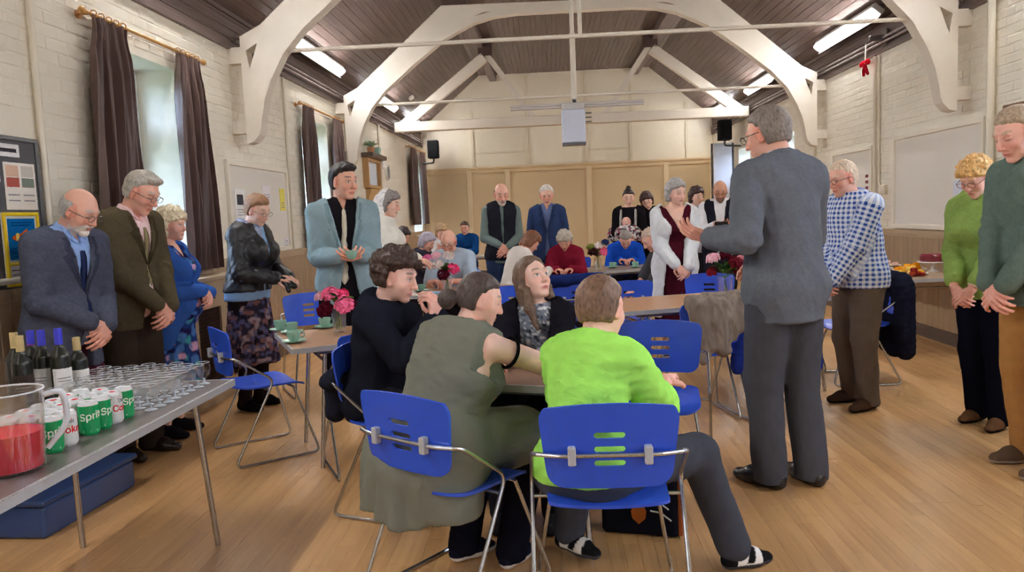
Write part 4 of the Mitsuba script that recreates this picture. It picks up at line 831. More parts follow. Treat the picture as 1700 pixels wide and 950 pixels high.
            if hem is not None and sit is None: F.cut(hem + cl.get('tilt', 0) * X[1] - X[2] + 0 * F.f)
            elif sit is not None: F.cut((p0[2] - cl.get('drop', .06)) - X[2] + 0 * F.f)
            if cl.get('vent'): F.cut(np.where((X[2] < hem + .24) & (X[1] < 0), .006 - np.abs(X[0] + .07), -1.0) + 0 * F.f)
            if cl.get('v'):
                hw, wb = cl['v']; op = cl.get('open', 0.0); half = np.where(w > wb, hw * (w - wb) / (.02 - wb), op * (wb - w)) + cl.get('gap', .004)
                F.cut(-np.maximum(np.abs(u) - half, np.maximum(-v, (wb - 10 * (op > 0)) - w)))
            for p in SL: F.add(p[:5] + (.018,) + p[6:], gr * cl.get('si', .8))
            if cl.get('fold', .006) > .007 and fr > .5:
                for sd in (-1, 1):      # creases round the elbow
                    e, d1 = arm[sd][1], unit(arm[sd][2] - arm[sd][0]); q = sum((X[i] - e[i]) * d1[i] for i in range(3)); r2 = sum((X[i] - e[i]) ** 2 for i in range(3))
                    F.f = F.f + (.0065 * np.sin(q * 150 + 40 * (X[0] + X[2])) * np.exp(-r2 / .010)).astype(np.float32)
            m = F.mesh(); fq = np.array(cl.get('freq', (13., 13., 7.))); ruffle(m, cl.get('fold', .006), fq, seed); ruffle(m, cl.get('fold', .006) * .45, fq * 2.6, seed + 9)
            info['top_' + cl['n']] = F
        elif k == 'trousers':
            F0 = [('c', p0 + [-.042 * H, -.004 * H, .0], p0 + [.042 * H, -.004 * H, 0], .066 * H * g, .066 * H * g, .04), ('c', p0 + [0, 0, .03 * H], p0 + R1 @ [0, 0, .06 * H], .078 * H * g, .076 * H * g, .03, (0, 1, 0), .8)]
            for sd in (-1, 1):
                a, b, d_, _ = leg[sd]; e = d_ + [0, .006, -.03 if sit is None else -.01]; F0 += [('c', a, b, .060 * H * g ** .7, .042 * H, .04), ('c', b, b + (e - b) * cl.get('to', 1.0), .041 * H, cl.get('cuff', .034) * H, .03)]
            F = Field(*bounds_of(F0, gr + 3 * hg), hg)
            for p in F0: F.add(p, gr)
            X = F.pts(); F.cut(cl.get('end', .03) - X[2] + 0 * F.f); F.cut(X[2] - (p0[2] + .085 * H) + 0 * F.f); m = F.mesh(); ruffle(m, cl.get('fold', .007), np.array((12., 12., 6.)), seed + 5)
        elif k == 'skirt':
            hem, r1 = cl['hem'], cl.get('r', .10) * H
            F0 = [('c', p0 + [0, 0, .05 * H], np.array([0, cl.get('hy', .0), hem]), .08 * H * g, r1, .04, (0, 1, 0), cl.get('sq', .85))]; F = Field(*bounds_of(F0, .05), hg)
            for p in F0: F.add(p, gr)
            X = F.pts(); th = np.arctan2(X[0], X[1]); d = np.clip((p0[2] + .05 * H - X[2]) / (p0[2] - hem), 0, 1); F.f = F.f + (cl.get('pleat', .012) * d * np.sin(th * cl.get('np', 11) + 2 * np.sin(th * 3 + seed))).astype(np.float32)
            F.cut(hem + .012 * np.sin(th * 3) - X[2] + 0 * F.f); F.cut(X[2] - (p0[2] + .07 * H) + 0 * F.f); m = F.mesh(); ruffle(m, .004, 12., seed)
        elif k == 'shoes':
            for sd in (-1, 1):
                a, f = leg[sd][2], leg[sd][3]; z = a[2] - .075; rt = np.cross(f, [0, 0, 1]); b = np.array([a[0], a[1], z]); sc = H / 1.72 * (1.0 if sex == 'm' else .9)
                P = [('c', b - f * .035 * sc + [0, 0, .038], b + f * .10 * sc + [0, 0, .034], .036 * sc, .041 * sc, .02), ('c', b + f * .08 * sc + [0, 0, .032], b + f * .165 * sc + [0, 0, .024], .041 * sc, .030 * sc, .02, (0, 0, 1), .8), ('c', b - f * .02 * sc + [0, 0, .05], b - f * .005 * sc + [0, 0, cl.get('up', .085)], .036 * sc, .036 * sc, .02), ('c', b + f * .01 + [0, 0, .06], b + f * .09 * sc + [0, 0, .045], .034 * sc, .03 * sc, .02)]
                F = field_of(P, min(hg, .009) * .7, gr * .2); X = F.pts(); F.cut(.001 + z - X[2] + 0 * F.f); F.cut(X[2] - z - cl.get('up', .085) - .02 + 0 * F.f); ms = F.mesh(); vv = ms.vertices
                cc = cl['c'] if not callable(cl['c']) else cl['c']
                CC = cc(vv, b, f, rt) if callable(cc) else np.tile(lin(cc), (len(vv), 1)); so = vv[:, 2] < z + cl.get('sole', .016); CC[so] = lin(cl.get('sc', (26, 24, 24)))
                give('shoe', ms, CC, cl.get('m', 'matt'))
            continue
        CC = c(m.vertices, info) if callable(c) else np.tile(lin(c), (len(m.vertices), 1)) * (.9 + .2 * meshkit.fbm(m.vertices * 24, 3, seed + 2))[:, None]
        if cl.get('m') == 'check_cloth':      # cloth coordinates: round and along the trunk, round and along each sleeve
            V = m.vertices; best = np.full(len(V), 9.); uvs = np.c_[np.arctan2(V[:, 0], V[:, 1]) * .17, V[:, 2]]
            segs = [(p0, N, .13)] + [(arm[sd][j], arm[sd][j + 1], .045) for sd in (-1, 1) for j in (0, 1)]
            for n_, (a_, b_, r_) in enumerate(segs):
                d_ = b_ - a_; t_ = np.clip(((V - a_) @ d_) / (d_ @ d_), 0, 1); D_ = V - a_ - t_[:, None] * d_; e_ = np.linalg.norm(D_, axis=1) - r_; w_ = e_ < best; best[w_] = e_[w_]
                if n_: x_ = unit(np.cross(d_, [0, 1, .2])); y_ = unit(np.cross(d_, x_)); uvs[w_] = np.c_[np.arctan2(D_ @ x_, D_ @ y_) * .055, t_ * np.linalg.norm(d_)][w_]
            key = put(cl['n'], moved(mikit.ply(m, 'check_cloth', True, uv=uvs), W), t); labels[key] = {'label': cl['l']}; continue
        key = give(cl['n'], m, np.clip(CC, 0, 1), cl.get('m', 'cloth'), True, cl.get('l')); info['key_' + cl['n']] = key
    return info
def front(info, top, u, w, off=.0):
    """the point on the front of a garment at the chest coordinates u (sideways), w (up from the neck)"""
    F = info['top_' + top]; N, R2 = info['N'], info['R2']; vs = np.linspace(.34, -.1, 90); P = N + np.outer(np.ones(90), R2 @ [u, 0, w]) + np.outer(vs, R2[:, 1]); d = F.at(P); i = int(np.argmax(d < 0)) if (d < 0).any() else 60
    return P[i] + R2[:, 1] * off
def lapels(info, top, hw, wb, c, gap=.004, wide=.075, lab='lapel'):
    for sd in (-1, 1):
        V, F = [], []; ws = np.linspace(wb + .01, .0, 16)
        for w in ws:
            t = (w - wb) / (.0 - wb); u0 = hw * (w - wb) / (.02 - wb) + gap; wd = wide * min(1, t * 1.35) if t < .70 else (wide * .45 + .1 * (.74 - t) if t < .76 else wide * .62 * (1 - (t - .76) * 1.2))
            a, m_, b = front(info, top, sd * u0, w, .001), front(info, top, sd * (u0 + wd * .5), w, .011), front(info, top, sd * (u0 + wd), w, .005); V += [a, m_, b, b - info['R2'][:, 1] * .01]
        for i in range(15):
            for j in range(3): q = i * 4 + j; F += [[q, q + 1, q + 5], [q, q + 5, q + 4]]
        info['give']('lapel', M(V, F), c, 'cloth', True, lab)
def collar(info, top, c):
    for sd in (-1, 1):
        V = []
        for u in np.linspace(.006, .062, 8): V += [front(info, top, sd * u, .030 + .15 * u, .006), front(info, top, sd * (u + .004), .030 - .055 + 1.0 * max(0, u - .03) , .012)]
        info['give']('collar', M(V, [t for i in range(7) for t in ([2 * i, 2 * i + 1, 2 * i + 3], [2 * i, 2 * i + 3, 2 * i + 2])]), c, 'cloth', True)
def necktie(info, top, c, w1=-.42, wide=.04, lab='necktie', curve=0.0):
    ws = np.linspace(-.005, w1, 14); V, F = [], []
    for i, w in enumerate(ws):
        t = i / 13; hw = .013 + (wide - .013) * t if i else .018; p = front(info, top, curve * t, w, .006)
        if i == 13: hw = .004
        V += [p + info['R2'] @ [-hw, -.004, 0], p + info['R2'] @ [0, .005, 0], p + info['R2'] @ [hw, -.004, 0], p + info['R2'] @ [0, -.008, 0]]
    for i in range(13):
        for j in range(4): a, b = i * 4 + j, i * 4 + (j + 1) % 4; F += [[a, a + 4, b + 4], [a, b + 4, b]]
    F += [[0, 1, 2], [0, 2, 3]]; m = M(V, F); info['give']('tie', m, c if not callable(c) else c(m.vertices), 'cloth', True, lab)
# ---------------------------------------------------------------- the people
def clasp(y, z, sp=.05, drop=.5, x=0.0):
    return dict(L=dict(p=(x - sp, y + .01, z), f=(.72, .25, -drop), n=(.25, -.9, -.3), curl=.5), Rr=dict(p=(x + sp, y, z + .025), f=(-.72, .3, -drop - .05), n=(-.25, -.9, -.3), curl=.55))
def suit(jacket, shirt, trousers, shoes, hem, wb=-.30, open=.12, ji=.028, **k):
    return [dict(k='top', n='shirt', c=shirt, i=.011, neck=.05, v=(.022, -.04), fold=.003, l='collared shirt'), dict(k='trousers', n='trousers', c=trousers), dict(k='top', n='jacket', c=jacket, i=ji, hem=hem, neck=.026, v=(.07, wb), lapel=.045, lift=.009, open=open, fold=.008, freq=(16., 16., 7.), **k), dict(k='shoes', n='shoe', c=shoes, m='gloss')]
def blobs(cols, f, seed):
    cols = [lin(c) for c in cols]
    def fn(V, info):
        C = np.tile(cols[0], (len(V), 1))
        for i, c in enumerate(cols[1:]): w = np.clip((meshkit.noise(V * f * (1 + .13 * i) + 31.7 * (i + seed), seed + i) - .60) * 14, 0, 1)[:, None]; C = C * (1 - w) + c * w
        return C
    return fn
def tweed(a, b):
    def fn(V, info): w = meshkit.noise(V * 160, 3)[:, None]; return (lin(a) * (1 - w) + lin(b) * w) * (.88 + .24 * meshkit.fbm(V * 16, 2, 4))[:, None]
    return fn
def checkcloth(p, n, uv):
    s = .032; a, b = uv.x + 4, uv.y + 4
    fa, fb = a / s - dr.floor(a / s), b / s - dr.floor(b / s)
    sa, sb = dr.select(fa < .5, 1.0, 0.0), dr.select(fb < .5, 1.0, 0.0)
    return mikit.mix(mikit.mix(L3((226, 232, 242)), L3((104, 142, 208)), (sa + sb) * .5), L3((40, 72, 150)), sa * sb)
scene['check_cloth'] = two({'type': 'diffuse', 'reflectance': mikit.proc(checkcloth)})
PALE, ROSY, TANNED = (230, 190, 170), (222, 170, 150), (206, 152, 126)
# 1 to 3: along the window wall
i = person('bowed man in a grey blue suit and glasses with a white goatee behind the bottles', (-2.68, 4.05), -106, H=1.71, q=0, belly=.03, g=1.12, sw=1.06, lean=(3, 12), head=(26, 10, 0), skin=ROSY, **clasp(.26, .93),
    feet=((-.1, .02, 10), (.1, -.02, 10)), clothes=suit(tweed((62, 66, 82), (80, 84, 98)), (138, 166, 214), (64, 28, 42), (26, 24, 26), .70), hair=('bald', (176, 172, 168)), glasses=(70, 64, 62), beard=(226, 222, 216), ruddy=.5)
necktie(i, 'shirt', (36, 44, 78)); lapels(i, 'jacket', .07, -.30, (54, 58, 74)); collar(i, 'shirt', (138, 166, 214))
i = person('tall grey haired man in a brown tweed suit with olive tie, bowed beside the window', (-2.66, 4.68), -104, H=1.83, q=0, belly=.02, g=1.04, lean=(2, 9), head=(28, 8, 0), skin=ROSY, **clasp(.27, .95),
    feet=((-.1, .02, 10), (.1, -.02, 10)), clothes=suit(tweed((70, 62, 46), (84, 76, 60)), (232, 204, 206), (52, 44, 38), (36, 26, 22), .82), hair=('swept', (178, 172, 162), .5), glasses=(90, 80, 74), ruddy=.5)
necktie(i, 'shirt', (138, 126, 96)); lapels(i, 'jacket', .07, -.30, (60, 53, 38)); collar(i, 'shirt', (232, 204, 206))
person('white haired woman in a blue cardigan over a teal and navy flowered dress', (-2.64, 5.14), -88, H=1.575, q=1, sex='f', bust=.03, belly=.05, g=1.2, lean=(2, 4), head=(4, -4, 0), skin=ROSY, **clasp(.27, .98),
    clothes=[dict(k='top', n='dress_top', c=blobs([(34, 52, 110), (60, 140, 150), (36, 30, 70), (190, 150, 180), (70, 110, 170)], 16, 3), i=.014, hem=.7, neck=.0, v=(.06, -.12), sleeve=.4, l='flowered dress'), dict(k='skirt', n='skirt', c=blobs([(34, 52, 110), (60, 140, 150), (36, 30, 70), (190, 150, 180), (70, 110, 170)], 16, 3), hem=.36, r=.12, i=.02, l='flowered skirt of the dress'), dict(k='top', n='cardigan', c=(50, 84, 152), i=.026, hem=.62, neck=.0, v=(.11, -.24), open=.35), dict(k='shoes', n='shoe', c=(30, 26, 30))],
    hair=('fluffy', (236, 222, 190)), eyes='open')
# 4: leather jacket
i = person('woman in a black leather jacket, grey scarf and dark flowered skirt looking down', (-2.36, 5.85), -104, H=1.70, q=1, sex='f', bust=.025, lean=(3, 7), head=(24, -4, 4), skin=PALE, L=dict(p=(-.07, .33, 1.02), f=(.45, .85, -.15), n=(.5, 0, -.7), curl=.6), Rr=dict(p=(.07, .31, 1.03), f=(-.4, .9, -.15), n=(-.5, 0, -.7), curl=.6),
    clothes=[dict(k='top', n='shirt', c=(140, 176, 214), i=.018, hem=.86, neck=.02, l='pale blue shirt showing under the jacket'), dict(k='skirt', n='skirt', c=blobs([(46, 42, 56), (150, 130, 136), (30, 28, 38), (120, 84, 84), (84, 84, 120)], 22, 6), hem=.36, r=.115, pleat=.016, np=12), dict(k='top', n='jacket', c=(26, 26, 30), i=.030, hem=.93, neck=.03, v=(.05, -.2), lapel=.05, lift=.012, open=.03, fold=.011, freq=(24., 24., 14.), m='satin', l='glossy black leather jacket'), dict(k='trousers', n='tights', c=(34, 26, 28), i=-.008), dict(k='shoes', n='shoe', c=(22, 20, 22), up=.16)],
    hair=('short', (142, 106, 78), 1.5), glasses=(120, 116, 116), ruddy=.5)
sc = field_of([('c', i['N'] + i['R2'] @ [math.cos(a) * .078, math.sin(a) * .075 - .005, .012 - .05 * max(0, math.sin(a))], i['N'] + i['R2'] @ [math.cos(a + .45) * .078, math.sin(a + .45) * .075 - .005, .012 - .05 * max(0, math.sin(a + .45))], .030, .030, .02) for a in np.arange(0, 6.28, .45)] + [('c', i['N'] + i['R2'] @ [.035, .075, -.03], i['N'] + i['R2'] @ [.015, .135, -.17], .036, .03, .03)], .010)
i['give']('scarf', ruffle(sc.mesh(), .008, 34., 2), (150, 158, 184), lab='grey lilac scarf')
gl_ = field_of([('c', i['arm'][1][2] + [-.02, .03, -.02], i['arm'][1][2] + [-.05, .12, -.07], .034, .024, .02), ('c', i['arm'][1][2] + [-.03, .06, -.03], i['arm'][1][2] + [.0, .10, -.10], .022, .018, .015)], .009)
k = put('glove', moved(vc(ruffle(gl_.mesh(), .004, 40.), (20, 20, 22), 'gloss', True), i['W'])); tag(k, 'black gloves held by the woman in the leather jacket', 'gloves')
# 5: pale blue jacket
i = person('dark haired man in a pale blue jacket and black shirt holding a green cup', (-1.52, 5.62), -158, H=1.86, q=0, lean=(0, 3), head=(8, 34, 0), skin=(222, 170, 146), L=dict(p=(-.075, .31, 1.19), f=(.8, .5, 0), n=(.5, -.5, .6), curl=.55, pole=(-.35, -.6, -.7)), Rr=dict(p=(.075, .31, 1.19), f=(-.8, .5, 0), n=(-.5, -.5, .6), curl=.55, pole=(.35, -.6, -.7)),
    clothes=[dict(k='top', n='shirt', c=(24, 22, 26), i=.012, hem=.88, neck=.05, v=(.022, -.05), l='black shirt'), dict(k='trousers', n='trousers', c=(22, 22, 26)), dict(k='top', n='jacket', c=tweed((126, 149, 156), (140, 161, 167)), i=.030, hem=.80, neck=.026, v=(.085, -.40), gap=.02, lapel=.05, lift=.009, open=.22, fold=.009, freq=(15., 15., 6.)), dict(k='shoes', n='shoe', c=(20, 20, 22), m='gloss')], hair=('quiff', (36, 30, 30)), eyes='open', ruddy=.45)
necktie(i, 'shirt', (206, 196, 176), -.58, .034, 'long cream scarf', .03); lapels(i, 'jacket', .085, -.40, (114, 138, 146), .02)
c_ = i['W'].matrix @ np.array([0, .385, 1.185, 1]) if False else np.array(i['W'].matrix) @ np.array([0, .385, 1.17, 1])
cup(c_[0], c_[1], c_[2], 2.2, 'pale green cup held by the man in the pale blue jacket', None, 'pale green tea cups on the tables')
# 6: white cardigan and lace
i = person('woman in a cream knitted cardigan with white lace over grey hair, seen from the side', (-1.62, 7.15), -92, H=1.72, q=1, sex='f', bust=.03, lean=(3, 8), head=(12, 0, 0), skin=PALE, L=dict(p=(-.06, .36, 1.05), f=(.3, .9, -.1), n=(0, 0, -1), curl=.4), Rr=dict(p=(.07, .36, 1.03), f=(-.3, .9, -.1), n=(0, 0, -1), curl=.4),
    clothes=[dict(k='top', n='cardigan', c=(226, 224, 214), i=.034, hem=.92, neck=.03, fold=.008), dict(k='top', n='tunic', c=(186, 208, 232), i=.02, hem=.70, flare=.03, neck=0, l='pale blue tunic'), dict(k='trousers', n='trousers', c=(70, 74, 90)), dict(k='shoes', n='shoe', c=(40, 36, 36))], hair=('bob', (126, 118, 114)))
o = lambda x, y, z: i['hc'] + i['Rh'] @ (np.array([x, y, z]) * i['s'])
lf = field_of([('e', o(0, -.05, .03), np.array([.098, .085, .115]), i['Rh'], .03), ('c', o(0, -.10, -.02), i['C2'](0, -.075, .13), .085, .10, .05, (0, 1, 0), .6), ('c', o(.05, -.05, -.06), i['C2'](.05, .05, .15), .05, .05, .04), ('c', o(-.05, -.05, -.06), i['C2'](-.05, .05, .15), .05, .05, .04)], .013)
X = lf.pts(); yy = sum((X[j] - i['hc'][j]) * i['Rh'][j, 1] for j in range(3)); zz = X[2] - i['hc'][2]; lf.cut(np.where(zz > -.13, yy + .03 - .2 * np.clip(-zz, 0, 1), -1.0) + 0 * lf.f)
i['give']('lace_shawl', ruffle(lf.mesh(), .008, 26.), blobs([(232, 230, 228), (196, 190, 196), (244, 242, 240)], 60, 2)(lf.mesh().vertices, None), lab='white lace shawl over the hair')
# 7 and 8: against the far panels
i = person('bald bearded man in a black gilet over a grey green shirt, hands clasped', (-.58, 9.25), -172, H=1.83, q=1, belly=.02, g=.92, sw=.92, lean=(0, 4), head=(22, 6, 0), skin=ROSY, **clasp(.24, 1.06),
    clothes=[dict(k='top', n='shirt', c=(104, 118, 116), i=.018, hem=.86, neck=.045), dict(k='trousers', n='jeans', c=(44, 58, 86)), dict(k='top', n='gilet', c=(32, 34, 42), i=.036, hem=.90, neck=.06, sleeve=0, v=(.022, -.5), gap=.002, open=.006, fold=.010), dict(k='shoes', n='shoe', c=(40, 36, 36))], hair=('bald', (84, 76, 72)), beard=(196, 186, 178), ruddy=.6)
i = person('white haired man in a navy blazer standing against the far panels', (-.03, 9.9), 178, H=1.80, q=1, sw=.9, g=.94, lean=(0, 3), head=(14, 4, 0), skin=ROSY, clothes=suit((46, 60, 96), (96, 110, 150), (40, 46, 66), (30, 28, 30), .84), hair=('short', (222, 214, 206), 1.3), ruddy=.7)
lapels(i, 'jacket', .07, -.30, (44, 58, 92))
# 9, 10, 12, 13 and the baby
i = person('woman with a dark top bun carrying a baby in a patterned sling', (1.13, 11.1), 168, H=1.75, q=2, sex='f', lean=(0, 3), head=(18, 10, 0), skin=PALE, L=dict(p=(-.06, .30, 1.08), f=(.9, .3, .1), n=(0, -1, 0), curl=.4), Rr=dict(p=(.06, .30, 1.02), f=(-.9, .3, .1), n=(0, -1, 0), curl=.4),
    clothes=[dict(k='top', n='jumper', c=(24, 22, 26), i=.02, hem=.9, neck=.0, sleeve=.5), dict(k='trousers', n='trousers', c=(30, 30, 36)), dict(k='shoes', n='shoe', c=(30, 28, 30))], hair=('topbun', (44, 34, 34)))
sl = thing('baby_sling', 'black and white patterned baby sling with grey straps, worn by the woman with the bun', 'sling')
m = field_of([('e', (0, .20, 1.10), (.19, .125, .14), np.eye(3), .03), ('c', (-.17, .02, 1.08), (.17, .02, 1.08), .15, .15, .05, (0, 1, 0), .7)], .014).mesh(); put('pouch', moved(vc(m, blobs([(206, 204, 200), (34, 32, 36), (150, 144, 148), (20, 20, 24), (150, 60, 80)], 26, 2)(m.vertices, None), 'cloth', True), i['W']), sl)
for sd in (-1, 1): put('strap', moved(vc(tube([(sd * .10, .17, 1.16), (sd * .105, .145, 1.32), (sd * .10, .09, 1.43), (sd * .085, .0, 1.455), (sd * .08, -.10, 1.40)], .018, 8), (170, 168, 166), 'cloth', 60), i['W']), sl)
bt = thing('person', 'bald baby held in the patterned sling', 'baby'); bc = np.array([.02, .20, 1.27]); bR = rotz(2.6)
bp = field_of([('e', bc, np.array([.06, .066, .066]), bR, .01), ('e', bc + bR @ [0, .022, -.028], np.array([.048, .046, .04]), bR, .02), ('e', bc + bR @ [.061, -.004, -.008], np.array([.007, .012, .018]), bR, .005), ('e', bc + bR @ [-.061, -.004, -.008], np.array([.007, .012, .018]), bR, .005), ('e', bc + bR @ [0, .066, -.018], np.array([.008, .008, .008]), bR, .01),
    ('c', bc - [0, 0, .06], bc - [0, .01, .12], .036, .07, .03), ('c', bc - [0, .01, .12], bc - [0, .01, .24], .075, .08, .03), ('c', bc - [.06, 0, .11], bc - [.10, -.06, .2], .026, .02, .02), ('c', bc - [-.06, 0, .11], bc - [-.10, -.06, .2], .026, .02, .02), ('c', bc - [.05, 0, .25], bc - [.09, -.08, .30], .036, .026, .02), ('c', bc - [-.05, 0, .25], bc - [-.09, -.08, .30], .036, .026, .02)], .007)
scene[bt] = moved(vc(bp.mesh(), (232, 180, 166), 'skin', True), i['W'])
person('dark haired woman in black leaning her head beside the baby', (1.45, 11.25), 160, H=1.71, q=2, sex='f', lean=(4, 8), head=(24, 16, 14), skin=PALE, clothes=[dict(k='top', n='jumper', c=(28, 26, 30), i=.025, hem=.85, neck=.03), dict(k='trousers', n='trousers', c=(36, 34, 40)), dict(k='shoes', n='shoe', c=(30, 28, 30))], hair=('bob', (66, 46, 44)))
person('dark haired woman half hidden behind the man in the waistcoat', (1.86, 10.05), -170, H=1.70, q=2, sex='f', lean=(0, 3), head=(12, 14, 0), skin=PALE, clothes=[dict(k='top', n='blouse', c=(190, 196, 214), i=.025, hem=.85, neck=.02), dict(k='trousers', n='trousers', c=(40, 40, 50)), dict(k='shoes', n='shoe', c=(30, 28, 30))], hair=('bob', (58, 40, 38)))
i = person('bearded man in a black waistcoat and white shirt looking at his hands', (2.03, 9.35), 168, H=1.76, q=2, belly=.03, lean=(0, 4), head=(26, 4, 0), skin=TANNED, L=dict(p=(-.08, .30, 1.20), f=(.8, .5, 0), n=(.2, -.4, .8), curl=.5), Rr=dict(p=(.05, .30, 1.22), f=(-.8, .5, 0), n=(-.2, -.4, .8), curl=.5),
    clothes=[dict(k='top', n='shirt', c=(226, 226, 232), i=.022, hem=.84, neck=.04), dict(k='trousers', n='trousers', c=(34, 34, 44)), dict(k='top', n='waistcoat', c=(30, 30, 38), i=.034, hem=.86, neck=.02, sleeve=0, v=(.05, -.35), gap=.022, open=.04), dict(k='shoes', n='shoe', c=(30, 28, 30))], hair=('bald', (96, 72, 62)), glasses=(50, 44, 44), beard=(110, 84, 72))
k = put('mobile_phone', moved(vc(rbox(-.075, .075, -.04, .04, -.005, .005, .004), (40, 44, 52), 'gloss'), TW(np.array(i['W'].matrix)[:3, :3] @ rotx(.5), (np.array(i['W'].matrix) @ [-.01, .40, 1.235, 1])[:3]))); tag(k, 'dark phone in the hands of the man in the waistcoat', 'phone')
# 11: maroon dress
i = person('grey haired woman in a dark maroon dress and long white cardigan, hands crossed', (1.16, 7.3), -176, H=1.71, q=1, sex='f', bust=.04, belly=.03, g=1.1, lean=(1, 3), head=(12, 24, 4), skin=(232, 190, 172), **clasp(.27, .90, .06, .75),
    clothes=[dict(k='top', n='dress_top', c=(62, 18, 30), i=.014, hem=.8, neck=.0, v=(.095, -.19), sleeve=.3, l='maroon dress with a deep neckline'), dict(k='skirt', n='skirt', c=(62, 18, 30), hem=.3, r=.11, i=.016, pleat=.006), dict(k='top', n='cardigan', c=(226, 230, 234), i=.030, hem=.42, flare=.016, neck=.0, v=(.11, -.16), gap=.075, open=.10, fold=.009, l='long white open cardigan'), dict(k='shoes', n='shoe', c=(40, 30, 34))], hair=('bob', (168, 164, 162), .8))
# 14: the speaker
i = person('tall man in a grey suit seen from behind, gesturing with his left hand', (1.17, 3.92), 24, H=1.935, q=0, lean=(1, 5), head=(13, 22, 0), skin=ROSY, g=.97, L=dict(p=(-.29, .21, 1.27), f=(-.65, .7, .3), n=(.55, .45, .65), curl=.35, pole=(-.35, -.5, -.9)), Rr=dict(p=(.16, .33, 1.08), f=(-.3, .9, .1), n=(-.6, 0, -.7), curl=.6, pole=(.75, -.5, -.5)),
    feet=((-.11, .02, 16), (.10, -.04, 6)), clothes=[dict(k='top', n='shirt', c=(214, 218, 226), i=.010, neck=.066, v=(.02, -.04), fold=.003), dict(k='trousers', n='trousers', c=(72, 73, 80), fold=.010, cuff=.038), dict(k='top', n='jacket', c=tweed((92, 97, 107), (104, 108, 116)), i=.034, hem=.85, neck=.056, v=(.07, -.32), lapel=.05, open=.12, fold=.013, freq=(12., 12., 5.), flare=-.002), dict(k='shoes', n='shoe', c=(22, 20, 20), m='gloss')], hair=('short', (128, 118, 112), 1.3), glasses=(60, 60, 66), ruddy=.6)
# 15: check shirt
i = person('man in a blue and white check shirt and brown trousers, beside the grey suit', (2.11, 5.42), 112, H=1.73, q=0, belly=.03, g=1.05, lean=(2, 8), head=(14, 0, 0), skin=ROSY, **clasp(.26, .90), feet=((-.11, .03, 10), (.11, -.03, 10)),
    clothes=[dict(k='top', n='shirt', c=(150, 170, 210), i=.034, hem=.84, neck=.045, fold=.010, m='check_cloth', l='blue and white check shirt'), dict(k='trousers', n='trousers', c=(98, 86, 76), fold=.010), dict(k='shoes', n='shoe', c=(70, 52, 42), up=.12)], hair=('crop', (214, 190, 166), 1.0), glasses=(50, 44, 48), ruddy=.7)
# 16 and 17: right edge
i = person('woman in a lime green cardigan with a dark ruffled collar, hands folded', (2.69, 4.86), 122, H=1.70, q=0, sex='f', bust=.03, belly=.02, g=1.05, lean=(4, 8), head=(27, -2, 0), skin=ROSY, **clasp(.29, .86), feet=((-.09, .05, 6), (.09, -.03, 6)),
    clothes=[dict(k='top', n='cardigan', c=tweed((128, 156, 76), (146, 172, 98)), i=.030, hem=.80, neck=.03, sleeve=.86, fold=.010, freq=(18., 18., 9.)), dict(k='trousers', n='trousers', c=(16, 17, 28), fold=.009), dict(k='shoes', n='shoe', c=(96, 68, 46), up=.11, sole=.02)], hair=('pixie', (222, 176, 112)), glasses=(86, 40, 40), ruddy=.5)
rf = [('c', i['N'] + i['R2'] @ [math.cos(a) * .066, math.sin(a) * .068 - .004, .0 - .02 * math.sin(a)], i['N'] + i['R2'] @ [math.cos(a) * .092, math.sin(a) * .092 - .004, .032 - .03 * math.sin(a)], .011, .008, .006) for a in np.arange(0, 6.28, .24)]
m = field_of(rf, .006).mesh(); i['give']('ruffle_collar', m, np.where((np.arange(len(m.vertices)) % 1 == 0)[:, None] & (meshkit.noise(m.vertices * 90, 1) > .5)[:, None], lin((50, 56, 50)), lin((92, 112, 66))), lab='dark green ruffled collar')
w = i['arm'][-1]; d = unit(w[2] - w[1]); bm_ = xf(trimesh.creation.torus(.031, .006, 24, 8), aim(d), w[2] - d * .03); i['give']('wrist_watch', bm_, (222, 206, 180), 'gloss', 40, 'pale wrist watch')
i = person('man in a grey green jumper and tan trousers at the edge of the picture', (2.50, 4.05), 103, H=1.90, q=0, belly=.02, lean=(2, 9), head=(22, 0, 0), skin=(232, 180, 164), **clasp(.27, .95), feet=((-.11, .04, 6), (.11, -.02, 6)),
    clothes=[dict(k='top', n='jumper', c=tweed((88, 106, 98), (102, 118, 110)), i=.028, hem=.86, neck=.055, fold=.011, freq=(15., 15., 7.)), dict(k='trousers', n='trousers', c=(166, 120, 70), fold=.009), dict(k='shoes', n='shoe', c=(92, 74, 60), sole=.02, sc=(150, 140, 130))], hair=('short', (176, 156, 134), 1.0), ruddy=.45)
# 18 to 21: the young people at the near table
i = person('curly haired boy in a black hoodie sitting with his hands at his mouth', (-.92, 3.80), -106, H=1.56, q=0, lean=(5, 10), head=(12, 4, 0), hs=1.13, skin=(240, 196, 182), sit=dict(y=.0, z=.45, knees=((-.13, .44, .50), (.13, .44, .50)), feet=((-.13, .42, 0), (.13, .38, 0))), L=dict(p=(-.05, .36, .94), f=(.25, .0, .9), n=(0, -1, .1), curl=.7, pole=(-.3, .3, -1)), Rr=dict(p=(.03, .36, .93), f=(-.25, .0, .9), n=(0, -1, .1), curl=.8, pole=(.3, .3, -1)),
    clothes=[dict(k='top', n='hoodie', c=(30, 32, 42), i=.034, neck=.03, fold=.010, drop=.09), dict(k='trousers', n='trousers', c=(30, 30, 36)), dict(k='shoes', n='shoe', c=(40, 40, 46))], hair=('curly', (62, 46, 40)), eyes='open', lips=(214, 130, 128))
